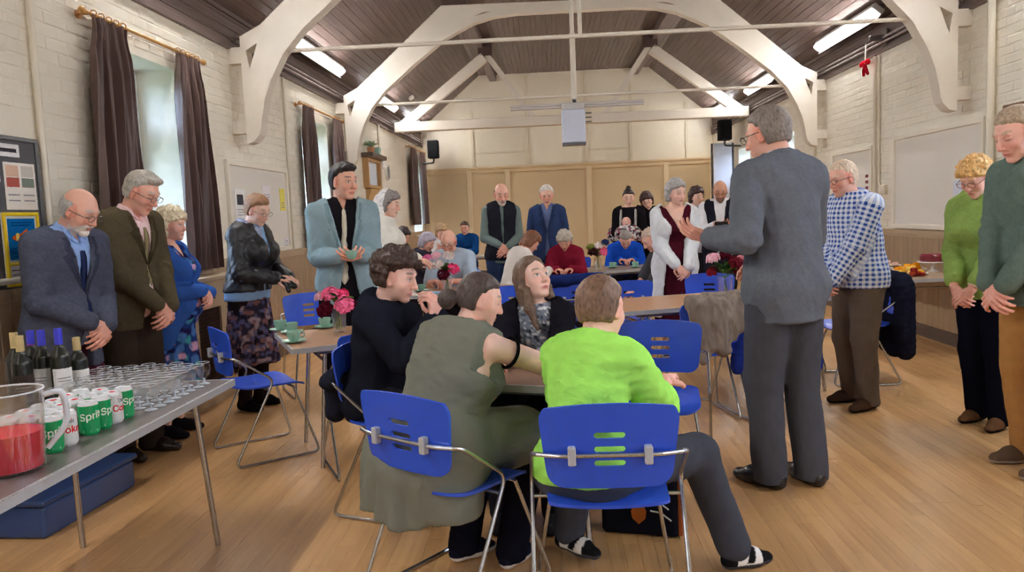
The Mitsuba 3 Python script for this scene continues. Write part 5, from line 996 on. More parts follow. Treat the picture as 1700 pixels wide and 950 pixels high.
hd = field_of([('c', i['C2'](math.sin(a) * .052, -math.cos(a) * .045 - .012, .205 + .022 * math.cos(a)), i['C2'](math.sin(a + .4) * .052, -math.cos(a + .4) * .045 - .012, .205 + .022 * math.cos(a + .4)), .030, .030, .02) for a in np.arange(-2.2, 2.0, .4)] + [('c', i['C2'](-.03, -.055, .20), i['C2'](.03, -.055, .20), .045, .045, .03), ('c', i['C2'](0, -.06, .19), i['C2'](0, -.07, .13), .06, .03, .03)], .009)
i['give']('hood', ruffle(hd.mesh(), .008, 26., 4), (28, 30, 40), lab='folded black hood')
i = person('woman in a sleeveless olive dress with hair in a low bun, seen from behind', (-.47, 2.93), -40, H=1.58, q=0, sex='f', bust=.04, belly=.05, g=1.28, sw=1.12, lean=(17, 14), head=(14, -40, 0), skin=(238, 194, 178), sit=dict(y=-.04, z=.45, knees=((-.15, .40, .48), (.12, .42, .48)), feet=((-.06, .16, 10), (.14, .24, -10))), L=dict(p=(-.16, .62, .78), f=(.3, .95, 0), n=(0, 0, -1), curl=.3, pole=(-.6, -.2, -.8)), Rr=dict(p=(.22, .62, .78), f=(-.2, .95, 0), n=(0, 0, -1), curl=.3, pole=(.7, -.2, -.7)),
    clothes=[dict(k='trousers', n='leggings', c=(22, 22, 32)), dict(k='top', n='dress', c=(112, 113, 102), i=.026, neck=.012, sleeve=0, fold=.012, freq=(10., 10., 17.), l='olive grey sleeveless dress'), dict(k='shoes', n='shoe', c=(24, 26, 40), sole=.03, sc=(226, 224, 222), up=.11)], hair=('bun', (74, 62, 58)))
# skirt of the dress hanging over the back of the seat
p0 = i['p0']; F = field_of([('c', p0 + [-.10, -.02, .02], p0 + [.12, -.02, .02], .165, .165, .05), ('c', p0 + [-.10, -.08, -.05], p0 + [-.10, -.14, -.20], .145, .11, .05), ('c', p0 + [.14, -.06, -.05], p0 + [.17, -.06, -.16], .15, .13, .05), ('c', p0 + [-.1, .10, .02], p0 + [-.15, .30, .0], .12, .11, .06), ('c', p0 + [.1, .10, .02], p0 + [.15, .36, .0], .13, .12, .06), ('c', p0 + [0, -.10, -.05], p0 + [.02, -.14, -.24], .14, .12, .05)], .010)
X = F.pts(); th = np.arctan2(X[0] - p0[0], X[1] - p0[1]); dd = np.clip((p0[2] - X[2]) / .3, 0, 1); F.f = F.f + (.016 * dd * np.sin(th * 13 + 3 * np.sin(th * 2))).astype(np.float32); F.cut(.325 + .02 * np.sin(th * 4) - X[2] + 0 * F.f)
i['give']('dress_skirt', ruffle(F.mesh(), .006, 12.), (112, 113, 102), lab='gathered skirt of the olive dress')
a = i['arm'][1]; d = unit(a[1] - a[0]); i['give']('arm_band', xf(trimesh.creation.torus(.060, .007, 28, 8), aim(d), a[0] + d * .10), (16, 16, 18), 'cloth', 40, 'black strap round the upper arm')
i = person('long haired boy in a black jacket and grey printed shirt, looking up', (-.09, 3.86), 172, H=1.38, hs=1.17, q=0, lean=(2, 5), head=(-17, 48, 0), skin=(240, 200, 186), sit=dict(z=.45, knees=((-.12, .42, .5), (.12, .42, .5)), feet=((-.12, .4, 0), (.12, .42, 0))), L=dict(p=(-.14, .40, .76), f=(.4, .9, 0), n=(0, 0, -1)), Rr=dict(p=(.14, .40, .76), f=(-.4, .9, 0), n=(0, 0, -1)),
    clothes=[dict(k='top', n='tee_shirt', c=blobs([(122, 130, 146), (224, 226, 232), (48, 52, 66)], 70, 4), i=.012, neck=.015), dict(k='top', n='jacket', c=(28, 27, 34), i=.030, neck=.03, v=(.05, -.5), gap=.035, open=.02, fold=.010), dict(k='trousers', n='trousers', c=(30, 30, 38)), dict(k='shoes', n='shoe', c=(40, 40, 44))], hair=('long', (104, 82, 68)), eyes='open', lips=(206, 112, 112), ruddy=.4)
def sneaker(V, b, f, rt):
    u, v, z = (V - b) @ f, (V - b) @ rt, V[:, 2] - b[2]; C = np.tile(lin((236, 234, 232)), (len(V), 1)); dark = lin((26, 26, 28))
    C[(u > .115) & (z > .04)] = lin((236, 234, 232)); C[(u > .10) & (u < .135) & (z > .02)] = dark; C[(u < -.015)] = dark; C[(np.abs(u - .03 - z * .4) < .016) & (z > .03)] = dark; C[z > .085] = dark; C[(z < .05) & (u > .12)] = dark; return C
person('boy in a neon yellow green shirt with short brown hair, seen from behind', (.10, 2.70), -30, H=1.42, q=0, g=1.02, sw=.94, lean=(5, 20), head=(8, -8, -4), hs=1.2, skin=(234, 186, 168), sit=dict(y=-.04, z=.44, knees=((-.20, .31, .45), (.24, .47, .47)), feet=((-.28, .34, 100, .09), (.37, .53, 40))), L=dict(p=(-.19, .42, .76), f=(.4, .9, 0), n=(0, 0, -1), pole=(-.25, -.4, -.8)), Rr=dict(p=(.14, .42, .76), f=(-.3, .9, 0), n=(0, 0, -1), pole=(.35, -.4, -.7)),
    clothes=[dict(k='trousers', n='trousers', c=(66, 68, 76), i=.018, fold=.010, to=.93), dict(k='top', n='tee_shirt', c=(168, 236, 104), i=.030, neck=.03, sleeve=.62, fold=.013, drop=.03, si=1.1, freq=(9., 9., 20.), l='neon yellow green long shirt'), dict(k='shoes', n='shoe', c=sneaker, sole=.024, sc=(70, 70, 76))], hair=('short', (120, 92, 74), 1.2), eyes='open')
# 22 to 29: seated farther back
def seated(label, at, h, top, tc, hairs, lean=(6, 10), head=(26, 0, 0), sex='m', skin=ROSY, hands=None, q=2, tr=(40, 42, 54), extra=(), z=.45, **k):
    hd_ = hands or dict(L=dict(p=(-.08, .40, .80), f=(.6, .8, 0), n=(0, 0, -1), curl=.5), Rr=dict(p=(.08, .40, .80), f=(-.6, .8, 0), n=(0, 0, -1), curl=.5))
    return person(label, at, h, q=q, sex=sex, lean=lean, head=head, skin=skin, sit=dict(z=z, knees=((-.12, .42, .5), (.12, .42, .5)), feet=((-.12, .40, 0), (.12, .42, 0))), clothes=[dict(k='top', n=top, c=tc, i=.026, neck=.03, **dict(extra)), dict(k='trousers', n='trousers', c=tr), dict(k='shoes', n='shoe', c=(34, 32, 34))], hair=hairs, **hd_, **k)
seated('bald man in a pale blue shirt looking down at the flowers', (-1.02, 8.0), 172, 'shirt', (170, 186, 204), ('bald', (170, 160, 156)), H=1.72, belly=.04, g=1.1, glasses=(70, 60, 60), ruddy=.8, extra=dict(sleeve=.45), q=1)
seated('elderly woman with grey hair resting her face in her hand', (-1.62, 9.4), -110, 'jumper', (52, 50, 62), ('bob', (178, 170, 186)), H=1.60, sex='f', head=(24, 0, 0), hands=dict(L=dict(p=(-.03, .30, .98), f=(.2, .1, .95), n=(0, -1, 0), curl=.3, pole=(-.3, .3, -1)), Rr=dict(p=(.05, .30, .98), f=(-.2, .1, .95), n=(0, -1, 0), curl=.3, pole=(.3, .3, -1))))
seated('fair haired woman in a white top at the back beside the curtain', (-1.66, 11.4), -150, 'blouse', (222, 218, 216), ('bob', (176, 142, 104)), H=1.66, sex='f', head=(20, 0, 0), z=.50)
seated('dark haired woman at the back behind the grey haired lady', (-2.1, 10.4), -120, 'jumper', (44, 36, 44), ('bob', (50, 38, 38)), H=1.64, sex='f', head=(26, 0, 0), z=.50)
seated('small far man in a blue hoodie at the farthest table', (-1.58, 14.35), 176, 'hoodie', (22, 62, 116), ('short', (70, 50, 44)), H=1.74, head=(12, 0, 0), lean=(2, 6))
seated('woman in a white top whose long brown hair hides her face', (-.42, 8.5), -62, 'blouse', (222, 216, 210), ('bob', (120, 78, 56)), H=1.66, sex='f', lean=(10, 16), head=(34, 0, 0))
seated('grey haired woman in a maroon cardigan looking down at the table', (.17, 9.05), 176, 'cardigan', (122, 30, 50), ('fluffy', (186, 176, 164), .8), H=1.58, sex='f', head=(34, 0, 0), z=.44)
seated('man in a bright blue jacket bowed so that his grey crown shows', (.98, 10.35), 178, 'jacket', (32, 78, 186), ('short', (150, 140, 136)), H=1.66, lean=(14, 18), head=(40, 0, 0), z=.42)
seated('man in a dark grey shirt and jeans bowed over his clasped hands', (1.25, 7.95), 104, 'shirt', (66, 66, 70), ('crop', (200, 176, 160)), H=1.70, lean=(12, 14), head=(30, 0, 0), tr=(70, 88, 118), z=.44, extra=dict(sleeve=.5), q=1, hands=dict(L=dict(p=(-.05, .46, .60), f=(.4, .8, -.3), n=(.4, -.2, -.8), curl=.6, pole=(-.4, -.2, -1)), Rr=dict(p=(.05, .46, .60), f=(-.4, .8, -.3), n=(-.4, -.2, -.8), curl=.6, pole=(.4, -.2, -1))))
# ---------------------------------------------------------------- curtains, walls and ceiling fittings
def curtain(y0t, y1t, y0b, y1b, zt, zb, x, n, label, seed):
    """a gathered curtain: a pleated sheet with a pinched heading"""
    q = random.Random(seed); U, R_ = 90, 26; V = []; ph = [q.random() * .8 for _ in range(n + 2)]
    for j in range(R_):
        t = j / (R_ - 1); z = zt + (zb - zt) * t; g = min(1, t * 5) ; a = (.018 + .030 * g) * (1 - .15 * t)
        pinch = 1 - .16 * math.exp(-((t - .055) / .035) ** 2)
        for k in range(U):
            s = k / (U - 1); m = (y0t + y1t) / 2 * (1 - t) + (y0b + y1b) / 2 * t; w = ((y1t - y0t) * (1 - t ** .6) + (y1b - y0b) * t ** .6) * pinch
            y = m + (s - .5) * w; p = 2 * math.pi * n * s + ph[int(s * n)] + .5 * math.sin(3 * t + seed + 4 * s)
            V.append((x + a * math.sin(p) + .012 * math.sin(2.3 * p + 5 * t), y + .012 * math.cos(p) * g, z))
    F = []
    for j in range(R_ - 1):
        for k in range(U - 1): a_ = j * U + k; F += [[a_, a_ + 1, a_ + U + 1], [a_, a_ + U + 1, a_ + U]]
    v = np.array(V); w = .8 + .4 * meshkit.fbm(v * [30, 30, 3], 2, seed); c = thing('curtain', label, 'curtain')
    put('cloth', vc(M(V, F), np.clip(lin((82, 62, 58)) * w[:, None], 0, 1), 'satin', True), c)
    ring = [tube([(x + .0 + .022 * math.cos(a), y0t + (y1t - y0t) * (i + .5) / 5, zt + .012 + .022 * math.sin(a)) for a in np.linspace(0, 6.283, 11)], .004, 5) for i in range(5)]
    for r_ in ring: put('curtain_ring', vc(r_, (176, 132, 78), 'gloss'), c)
def rod(y0, y1, z, x, label):
    t = thing('curtain_rod', label, 'curtain rod')
    put('pole', vc(tube([(x, y0, z), (x, y1, z)], .013, 10), (190, 142, 80), 'gloss', 40), t)
    for y, d in ((y0, -1), (y1, 1)): put('finial', vc(xf(lathe([(.0, -.03), (.012, -.025), (.014, -.01), (.024, .012), (.024, .028), (.012, .045), (0, .05)], 14), rotx(-d * math.pi / 2), (x, y, z)), (184, 136, 74), 'gloss', 40), t)
    for y in (y0 + .07, y1 - .07): put('bracket', vc(cat_(tube([(XL, y, z), (x, y, z)], .008, 8), xf(trimesh.creation.cylinder(.028, .016, sections=16), roty(math.pi / 2), (XL + .008, y, z))), (170, 124, 70), 'gloss', 40), t)
rod(4.86, 6.52, 2.82, XL + .09, 'wooden curtain rod above the window nearest the viewer')
curtain(4.90, 5.33, 4.80, 5.37, 2.81, 1.16, XL + .10, 4, 'dark brown curtain to the left of the nearest window', 1)
curtain(6.03, 6.43, 5.97, 6.53, 2.81, 1.08, XL + .10, 4, 'dark brown curtain to the right of the nearest window', 2)
rod(9.1, 10.95, 2.84, XL + .09, 'wooden curtain rod above the window behind the pale blue jacket')
curtain(9.16, 9.55, 9.12, 9.62, 2.83, 1.1, XL + .10, 4, 'dark brown curtain at the near side of the second window', 3)
curtain(10.45, 10.85, 10.42, 10.95, 2.83, 1.1, XL + .10, 4, 'dark brown curtain at the far side of the second window', 4)
rod(16.2, 18.2, 2.95, XL + .09, 'far curtain rod near the corner')
curtain(16.3, 17.0, 16.2, 17.1, 2.94, 1.3, XL + .10, 4, 'far dark curtain left of the corner window', 5)
curtain(17.55, 18.1, 17.5, 18.2, 2.94, 1.3, XL + .10, 4, 'far dark curtain right of the corner window', 6)
# radiator cover under the nearest window
rc = thing('radiator_cover', 'beige radiator cover with dark mesh openings under the nearest window', 'radiator cover')
x0, x1 = XL + .0, XL + .22
put('top', vc(rbox(x0, x1 + .03, 5.1, 7.05, 1.0, 1.035, .008), (176, 156, 130), 'woodgloss'), rc)
put('mesh_screen', vc(box(x1 - .03, x1 - .022, 5.14, 7.0, .16, .96), (52, 40, 36), 'matt'), rc)
ys = [5.14, 5.72, 6.30, 6.98]
fr = sbox(5.12, .0, 7.02, 1.0)
for a, b in zip(ys, ys[1:]):
    fr = fr.difference(sbox(a + .09, .16, b - .07, .78)).difference(sbox(a + .13, .85, b - .16, .92))
m = extrude(fr, .02); m.vertices = np.c_[x1 - .02 + m.vertices[:, 2], m.vertices[:, 0], m.vertices[:, 1]]; m.fix_normals(); put('front_frame', vc(m, (172, 150, 122), 'woodgloss'), rc)
for a, b in zip(ys, ys[1:]):
    m = cat_([box(x1 - .026, x1 - .020, a + .09, b - .07, z, z + .006) for z in np.arange(.17, .78, .03)]); put('grille', vc(m, (66, 52, 46), 'matt'), rc)
for y in (5.1, 7.0): put('end_panel', vc(box(x0, x1, y, y + .02, 0, 1.0), (168, 146, 120), 'woodgloss'), rc)
# notice board with papers and the poster in the yellow frame
nb = thing('notice_board', 'dark grey notice board with pinned papers on the side wall', 'notice board')
put('board', vc(box(XL, XL + .02, 2.9, 4.36, 1.16, 1.96), (92, 92, 96), 'matt'), nb)
for a in [(2.88, 4.38, 1.95, 1.975), (2.88, 4.38, 1.145, 1.17), (4.355, 4.385, 1.15, 1.97), (2.87, 2.9, 1.15, 1.97)]: put('frame_bar', vc(rbox(XL, XL + .03, *a, .004), (70, 70, 74), 'gloss'), nb)
def paper(y0, y1, z0, z1, c, label, lines=0, x=XL + .022, cat='paper', rects=(), txt=()):
    k = thing('notice', label, cat); put('sheet', vc(box(x, x + .003, y0, y1, z0, z1), c, 'matt'), k)
    for i in range(lines):
        z = z1 - .03 - (z1 - z0 - .05) * i / max(lines, 1); put('print_line', vc(box(x + .003, x + .0036, y0 + .015, y1 - .015 - (.03 if i % 3 == 2 else 0), z - .006, z), (120, 118, 122), 'matt'), k)
    for (a, b, cz, d, cc) in rects: put('picture', vc(box(x + .003, x + .0038, y0 + (y1 - y0) * a, y0 + (y1 - y0) * b, z0 + (z1 - z0) * cz, z0 + (z1 - z0) * d), cc, 'matt'), k)
    return k
paper(3.98, 4.22, 1.86, 1.93, (226, 226, 230), 'small white heading card at the top of the notice board', 0, rects=((.1, .9, .35, .65, (60, 60, 66)),))
paper(4.08, 4.335, 1.57, 1.83, (234, 228, 222), 'white flyer with four small pictures on the notice board', 0, rects=((.06, .46, .70, .94, (214, 180, 160)), (.54, .94, .70, .94, (196, 190, 180)), (.06, .46, .48, .68, (170, 90, 80)), (.54, .94, .48, .68, (120, 130, 120)), (.08, .44, .30, .33, (150, 146, 150)), (.56, .92, .30, .33, (150, 146, 150)), (.08, .44, .18, .21, (150, 146, 150)), (.56, .92, .18, .21, (150, 146, 150))))
paper(3.80, 4.05, 1.72, 1.86, (226, 226, 228), 'white paper at the left edge of the notice board', 4)
paper(3.82, 4.02, 1.56, 1.70, (228, 228, 230), 'white paper below another at the left edge of the notice board', 4)
pf = thing('framed_poster', 'blue poster with an orange fish in a yellow frame', 'poster')
y0, y1, z0, z1 = 4.01, 4.30, 1.15, 1.555
put('backing', vc(box(XL + .03, XL + .04, y0, y1, z0, z1), (224, 226, 222), 'matt'), pf)
for a in [(y0, y1, z1 - .02, z1), (y0, y1, z0, z0 + .018), (y0, y0 + .018, z0, z1), (y1 - .018, y1, z0, z1), (y0, y1, z0 + .115, z0 + .13)]: put('frame_bar', vc(rbox(XL + .03, XL + .05, *a, .003), (236, 204, 30), 'gloss'), pf)
put('blue_sheet', vc(box(XL + .04, XL + .043, y0 + .035, y1 - .035, z0 + .145, z1 - .035), (24, 108, 178), 'matt'), pf)
fish = Point(0, 0).buffer(1).simplify(.02); fish = affinity.scale(fish, .085, .022).union(Polygon([(.07, 0), (.12, .03), (.115, -.025)])).union(Polygon([(-.02, .018), (.04, .05), (.05, .012)])).union(Polygon([(-.01, -.015), (.03, -.035), (.035, -.01)]))
m = extrude(fish, .002); m.vertices = np.c_[XL + .043 + m.vertices[:, 2], (y0 + y1) / 2 + m.vertices[:, 0], z0 + .265 + m.vertices[:, 1]]; m.fix_normals(); put('fish', vc(m, (214, 96, 40), 'matt'), pf)
put('fish_eye_patch', vc(box(XL + .044, XL + .046, y0 + .09, y0 + .115, z0 + .25, z0 + .29), (240, 214, 120), 'matt'), pf)
for i, z in enumerate((.345, .33, .205, .19, .175, .16)): put('print_line', vc(box(XL + .043, XL + .0436, y0 + .06, y1 - .06 - .02 * (i % 2), z0 + z, z0 + z + .006), (14, 72, 130), 'matt'), pf)
for i, z in enumerate((.085, .06, .04)): put('print_line', vc(box(XL + .04, XL + .0416, y0 + .04, y1 - .06 - .03 * (i % 2), z0 + z, z0 + z + .006), (130, 116, 160), 'matt'), pf)
# flat white panels with frames on the side walls
def wall_panel(x, s, y0, y1, z0, z1, label):
    t = thing('wall_panel', label, 'wall panel')
    put('panel', vc(box(x, x + s * .012, y0 + .04, y1 - .04, z0 + .04, z1 - .04), (224, 220, 212), 'matt'), t)
    for a in [(y0, y1, z1 - .05, z1), (y0, y1, z0, z0 + .05), (y0, y0 + .05, z0, z1), (y1 - .05, y1, z0, z1)]: put('frame_bar', vc(rbox(min(x, x + s * .035), max(x, x + s * .035), *a, .006), (228, 222, 208), 'matt'), t)
wall_panel(XL, 1, 7.02, 8.66, 1.14, 2.05, 'cream framed pin panel on the wall behind the leather jacket')
wall_panel(XR, -1, 7.02, 8.84, 1.11, 2.12, 'large white framed panel on the wall behind the green cardigan')
wall_panel(XR, -1, 9.38, 10.68, 1.11, 2.08, 'white framed panel on the wall behind the check shirt')
def sheet(x, s, y0, y1, z0, z1, c, label, mark=None):
    k = thing('notice', label, 'paper'); put('sheet', vc(box(min(x, x + s * .004), max(x, x + s * .004), y0, y1, z0, z1), c, 'matt'), k)
    if mark: put('picture', vc(box(min(x + s * .004, x + s * .005), max(x + s * .004, x + s * .005), y0 + .04, y1 - .05, z0 + .13, z1 - .05), mark, 'matt'), k)
    for i in range(3): put('print_line', vc(box(min(x + s * .004, x + s * .005), max(x + s * .004, x + s * .005), y0 + .03, y1 - .03, z0 + .03 + .025 * i, z0 + .038 + .025 * i), (150, 150, 160), 'matt'), k)
sheet(XL + .013, 1, 7.18, 7.42, 1.50, 1.78, (232, 232, 232), 'white notice with a dark emblem on the cream pin panel', (70, 70, 76))
sheet(XL + .013, 1, 7.9, 8.12, 1.66, 1.84, (230, 226, 232), 'pale notice at the top of the cream pin panel')
sheet(XL + .013, 1, 8.4, 8.56, 1.58, 1.82, (226, 214, 110), 'yellow notice on the cream pin panel')
sheet(XL + .013, 1, 8.46, 8.60, 1.16, 1.28, (226, 226, 230), 'small white notice at the foot of the cream pin panel')
sheet(XR - .013, -1, 7.18, 7.55, 1.34, 1.58, (216, 220, 236), 'pale notice on the large white panel beside the blonde hair')
sg = thing('notice', 'small upright red and white sign on the brick wall', 'sign'); put('sheet', vc(box(XR - .012, XR, 9.50, 9.62, 1.54, 1.76), (230, 226, 226), 'matt'), sg)
for z in (1.58, 1.65, 1.72): put('picture', vc(box(XR - .0135, XR - .012, 9.52, 9.60, z - .018, z + .018), (120, 70, 80), 'matt'), sg)
# pipes and conduits
def pipe(pts, r, label, c=(220, 213, 198)):
    tag(put('pipe', vc(tube(bend(pts, .06), r, 8), c, 'matt', 50)), label, 'pipe')
pipe([(XL + .03, 4.42, 3.1), (XL + .03, 4.42, 1.1)], .02, 'cream vertical pipe beside the notice board')
pipe([(XL + .02, 8.75, 3.08), (XL + .02, 8.75, 1.15)], .014, 'thin vertical conduit between the two near windows')
pipe([(XL + .03, 11.4, 3.1), (XL + .03, 11.4, 1.1)], .03, 'cream pipe beyond the second window')
pipe([(XL + .03, 13.6, 3.1), (XL + .03, 13.6, 1.1)], .025, 'cream pipe farther along the window wall')
pipe([(XR - .045, 6.9, 3.1), (XR - .045, 6.9, 1.3)], .032, 'thick cream pipe beside the right edge of the picture')
pipe([(XR - .02, 9.2, 3.08), (XR - .02, 9.2, 1.6), (XR - .02, 9.06, 1.55)], .013, 'thin cable conduit between the two white panels')
pipe([(XR - .03, 9.3, 3.08), (XR - .03, 9.3, 1.1)], .018, 'cream conduit beside the thin cable between the white panels')
pipe([(XR - .03, 11.35, 3.1), (XR - .03, 11.35, 1.1)], .022, 'cream pipe behind the tall man')
so = thing('wall_socket', 'small cream socket box on the cable between the white panels', 'socket'); put('plate', vc(rbox(XR - .04, XR, 9.01, 9.12, 1.49, 1.6, .008), (214, 206, 190), 'gloss'), so); put('switch', vc(rbox(XR - .046, XR - .04, 9.05, 9.08, 1.53, 1.56, .002), (232, 230, 226), 'gloss'), so)
# eaves conduits
for s, xw in ((1, XL), (-1, XR)):
    for j, z in enumerate((3.18, 3.23)): pipe([(xw + s * .06, 7.4, z), (xw + s * .06, 18.2, z)], .014, f'{"lower" if j == 0 else "upper"} grey conduit under the eaves of the {"window" if s > 0 else "white panel"} wall', (150, 140, 140))
# red ribbon and bracket at the eaves
rb = thing('ribbon_bow', 'red ribbon bow hanging from the eaves', 'ribbon'); bp_ = np.array([XR - .12, 9.35, 3.0])
for a in (-1, 1): put('loop', vc(ruffle(subdiv(xf(trimesh.creation.icosphere(2, .06), np.diag([.35, 1.1, .6]), bp_ + [0, a * .07, .02]), .03), .012, 30., 3), (206, 30, 44), 'cloth', True), rb)
for a in (-1, 1): put('tail', vc(tube([bp_, bp_ + [0, a * .03, -.06], bp_ + [.01, a * .06, -.12]], [.018, .022, .016], 8), (150, 20, 36), 'cloth', 50), rb)
put('string', vc(tube([bp_, bp_ + [.02, .02, .24]], .008, 6), (230, 226, 222), 'matt'), rb)
cm = thing('wall_bracket', 'dark metal bracket under the eaves beside the red ribbon', 'bracket'); put('arm', vc(rbox(XR - .2, XR - .03, 9.0, 9.06, 3.2, 3.26, .01), (60, 54, 54), 'gloss'), cm); put('plate', vc(rbox(XR - .04, XR - .02, 8.96, 9.1, 3.14, 3.32, .005), (80, 72, 70), 'gloss'), cm)
# speakers
def wall_speaker(x, y, z, s, label):
    t = thing('loudspeaker', label, 'speaker')
    put('cabinet', vc(rbox(x - .12, x + .12, y - .12, y + .12, z, z + .40, .02), (34, 34, 36), 'matt'), t); put('grille', vc(rbox(x - .105, x + .105, y - .128, y - .119, z + .02, z + .38, .004), (22, 22, 24), 'matt'), t)
    put('wall_bracket', vc(cat_(tube(bend([(x, y, z + .02), (x, y, z - .10), (x + s * .32, y + .02, z - .12)], .04), .02, 8)), (40, 40, 42), 'gloss'), t)
wall_speaker(-2.58, 17.6, 2.78, -1, 'black loudspeaker on a bracket in the corner beside the far curtain')
wall_speaker(3.5, 15.6, 2.72, 1, 'black loudspeaker on a bracket in the corner behind the tall man')
ps = thing('banner_stand', 'tall grey pull up banner in the corner under the loudspeaker', 'banner'); put('banner', vc(rbox(3.35, 3.72, 15.95, 15.98, .1, 2.7, .006), (206, 208, 216), 'matt'), ps); put('pole', vc(tube([(3.33, 16, 0), (3.33, 16, 2.7)], .02, 8), (50, 50, 54), 'gloss'), ps); put('pole', vc(tube([(3.74, 16, 0), (3.74, 16, 2.7)], .03, 8), (44, 44, 48), 'gloss'), ps); put('base', vc(rbox(3.3, 3.78, 15.88, 16.12, 0, .1, .02), (60, 60, 64), 'gloss'), ps)
# hanging box on its pole
hp = thing('hanging_box', 'white box with a crossbar hanging on a pole from the ceiling', 'projector')
put('pole', vc(tube([(.335, 9.2, 2.78), (.335, 9.2, 4.70)], .026, 10), (220, 214, 204), 'matt', 50), hp); put('pole_sleeve', vc(tube([(.335, 9.2, 2.74), (.335, 9.2, 3.5)], .034, 10), (214, 208, 198), 'matt', 50), hp)
put('knuckle', vc(rbox(.31, .36, 9.17, 9.23, 2.70, 2.76, .01), (30, 30, 32), 'gloss'), hp)
put('case', vc(rbox(.18, .455, 9.12, 9.28, 2.24, 2.62, .012), (206, 214, 236), 'gloss', 40), hp); put('case_top', vc(rbox(.19, .445, 9.13, 9.27, 2.62, 2.70, .012), (196, 196, 198), 'gloss', 40), hp); put('case_base', vc(rbox(.18, .455, 9.12, 9.28, 2.21, 2.24, .006), (96, 98, 106), 'gloss'), hp)
for z in (2.66, 2.69): put('crossbar', vc(tube([(-.41, 9.2, z), (1.14, 9.2, z)], .016, 8), (206, 202, 200), 'gloss', 50), hp)
for z in (2.47, 2.52, 2.57): put('vent_clip', vc(rbox(.455, .53, 9.14, 9.2, z, z + .012, .003), (110, 108, 104), 'gloss'), hp)
# smoke detectors beside the lights
for x, y, w in ((-2.6, 8.55, 'above the nearest window side light'), (3.42, 8.5, 'above the nearest panel side light'), (3.45, 12.3, 'beside the second panel side light'), (-2.55, 15.0, 'beyond the second window side light')):
    zz = ZC + (x - XL if x < 0 else XR - x) * .83 - .09
    k = put('smoke_detector', vc(xf(lathe([(0, 0), (.05, 0), (.062, .02), (.055, .06), (0, .06)], 16), roty(-.69 if x < 0 else .69), (x, y, zz)), (226, 222, 214), 'gloss', 40)); tag(k, 'round white detector ' + w, 'detector')
# wall cupboard with a plant, past the second window
wc = thing('wall_cabinet', 'small wooden display cabinet with a pale sheet behind glass on the window wall', 'cabinet')
put('back', vc(box(XL, XL + .03, 12.4, 13.25, 2.0, 2.42), (222, 232, 244), 'matt'), wc)
for a in [(12.36, 13.3, 2.40, 2.45), (12.36, 13.3, 1.96, 2.01), (12.36, 12.41, 1.96, 2.45), (13.25, 13.3, 1.96, 2.45)]: put('frame_bar', vc(rbox(XL, XL + .10, *a, .006), (176, 138, 92), 'woodgloss'), wc)
put('top', vc(rbox(XL, XL + .2, 12.3, 13.36, 2.45, 2.52, .01), (84, 70, 64), 'woodgloss'), wc); put('lower_bracket', vc(frame_xz(Polygon([(XL, 1.95), (XL + .1, 1.95), (XL + .03, 1.75), (XL, 1.75)]), 12.5, .6), (186, 150, 100), 'woodgloss'), wc)
pp = thing('potted_plant', 'small pot plant on top of the wall cabinet', 'plant'); put('pot', moved(vc(lathe([(0, 0), (.05, 0), (.065, .1), (.058, .1), (.045, .01), (0, .01)], 16), (190, 140, 110), 'matt', 40), TW(None, (XL + .1, 12.6, 2.52))), pp)
q = random.Random(4)
for i_ in range(16): a = i_ * 2.4; put('leaf', vc(xf(leaf(.14 + .08 * q.random(), .03, i_), rotz(a) @ rotx(.3 + .6 * q.random()), (XL + .1, 12.6, 2.6)), (150, 176, 150), 'cloth'), pp)
tag(put('storage_tub', moved(vc(lathe([(0, 0), (.07, 0), (.09, .12), (.08, .12), (0, .11)], 16), (150, 190, 180), 'gloss', 40), TW(None, (XL + .1, 12.95, 2.52)))), 'pale green tub on top of the wall cabinet', 'tub')
ck = thing('wall_clock', 'small round wall clock past the cabinet', 'clock'); put('case', vc(xf(lathe([(0, 0), (.15, 0), (.15, .04), (.13, .045), (.13, .03), (0, .03)], 24), roty(math.pi / 2), (XL, 14.2, 2.3)), (200, 196, 190), 'gloss', 40), ck); put('face', vc(xf(trimesh.creation.cylinder(.10, .01, sections=24), roty(math.pi / 2), (XL + .035, 14.2, 2.3)), (120, 124, 124), 'matt'), ck)
tag(put('alarm_box', vc(rbox(XL, XL + .12, 13.4, 13.65, 2.33, 2.5, .02), (238, 238, 236), 'gloss', 40)), 'white alarm box beside the wall cabinet', 'alarm')
# brown frames at the right edge
for y, w in ((6.55, 'brown picture frame at the upper right edge behind the grey haired man'), (6.2, 'second brown picture frame at the upper right edge')):
    t = thing('picture_frame', w, 'picture frame'); put('picture', vc(box(XR - .012, XR, y - .1, y + .16, 1.9, 2.13), (196, 184, 160), 'matt'), t)
    for a in [(y - .14, y + .2, 2.12, 2.17), (y - .14, y + .2, 1.86, 1.91), (y - .14, y - .1, 1.86, 2.17), (y + .16, y + .2, 1.86, 2.17)]: put('frame_bar', vc(rbox(XR - .03, XR, *a, .004), (96, 70, 50), 'woodgloss'), t)
dj = put('trim', vc(rbox(XR - .05, XR, 6.42, 6.56, 0, 1.8, .008), (196, 166, 132), 'woodgloss')); tag(dj, 'tan door post on the panelled wall behind the tan trousers', kind='structure')
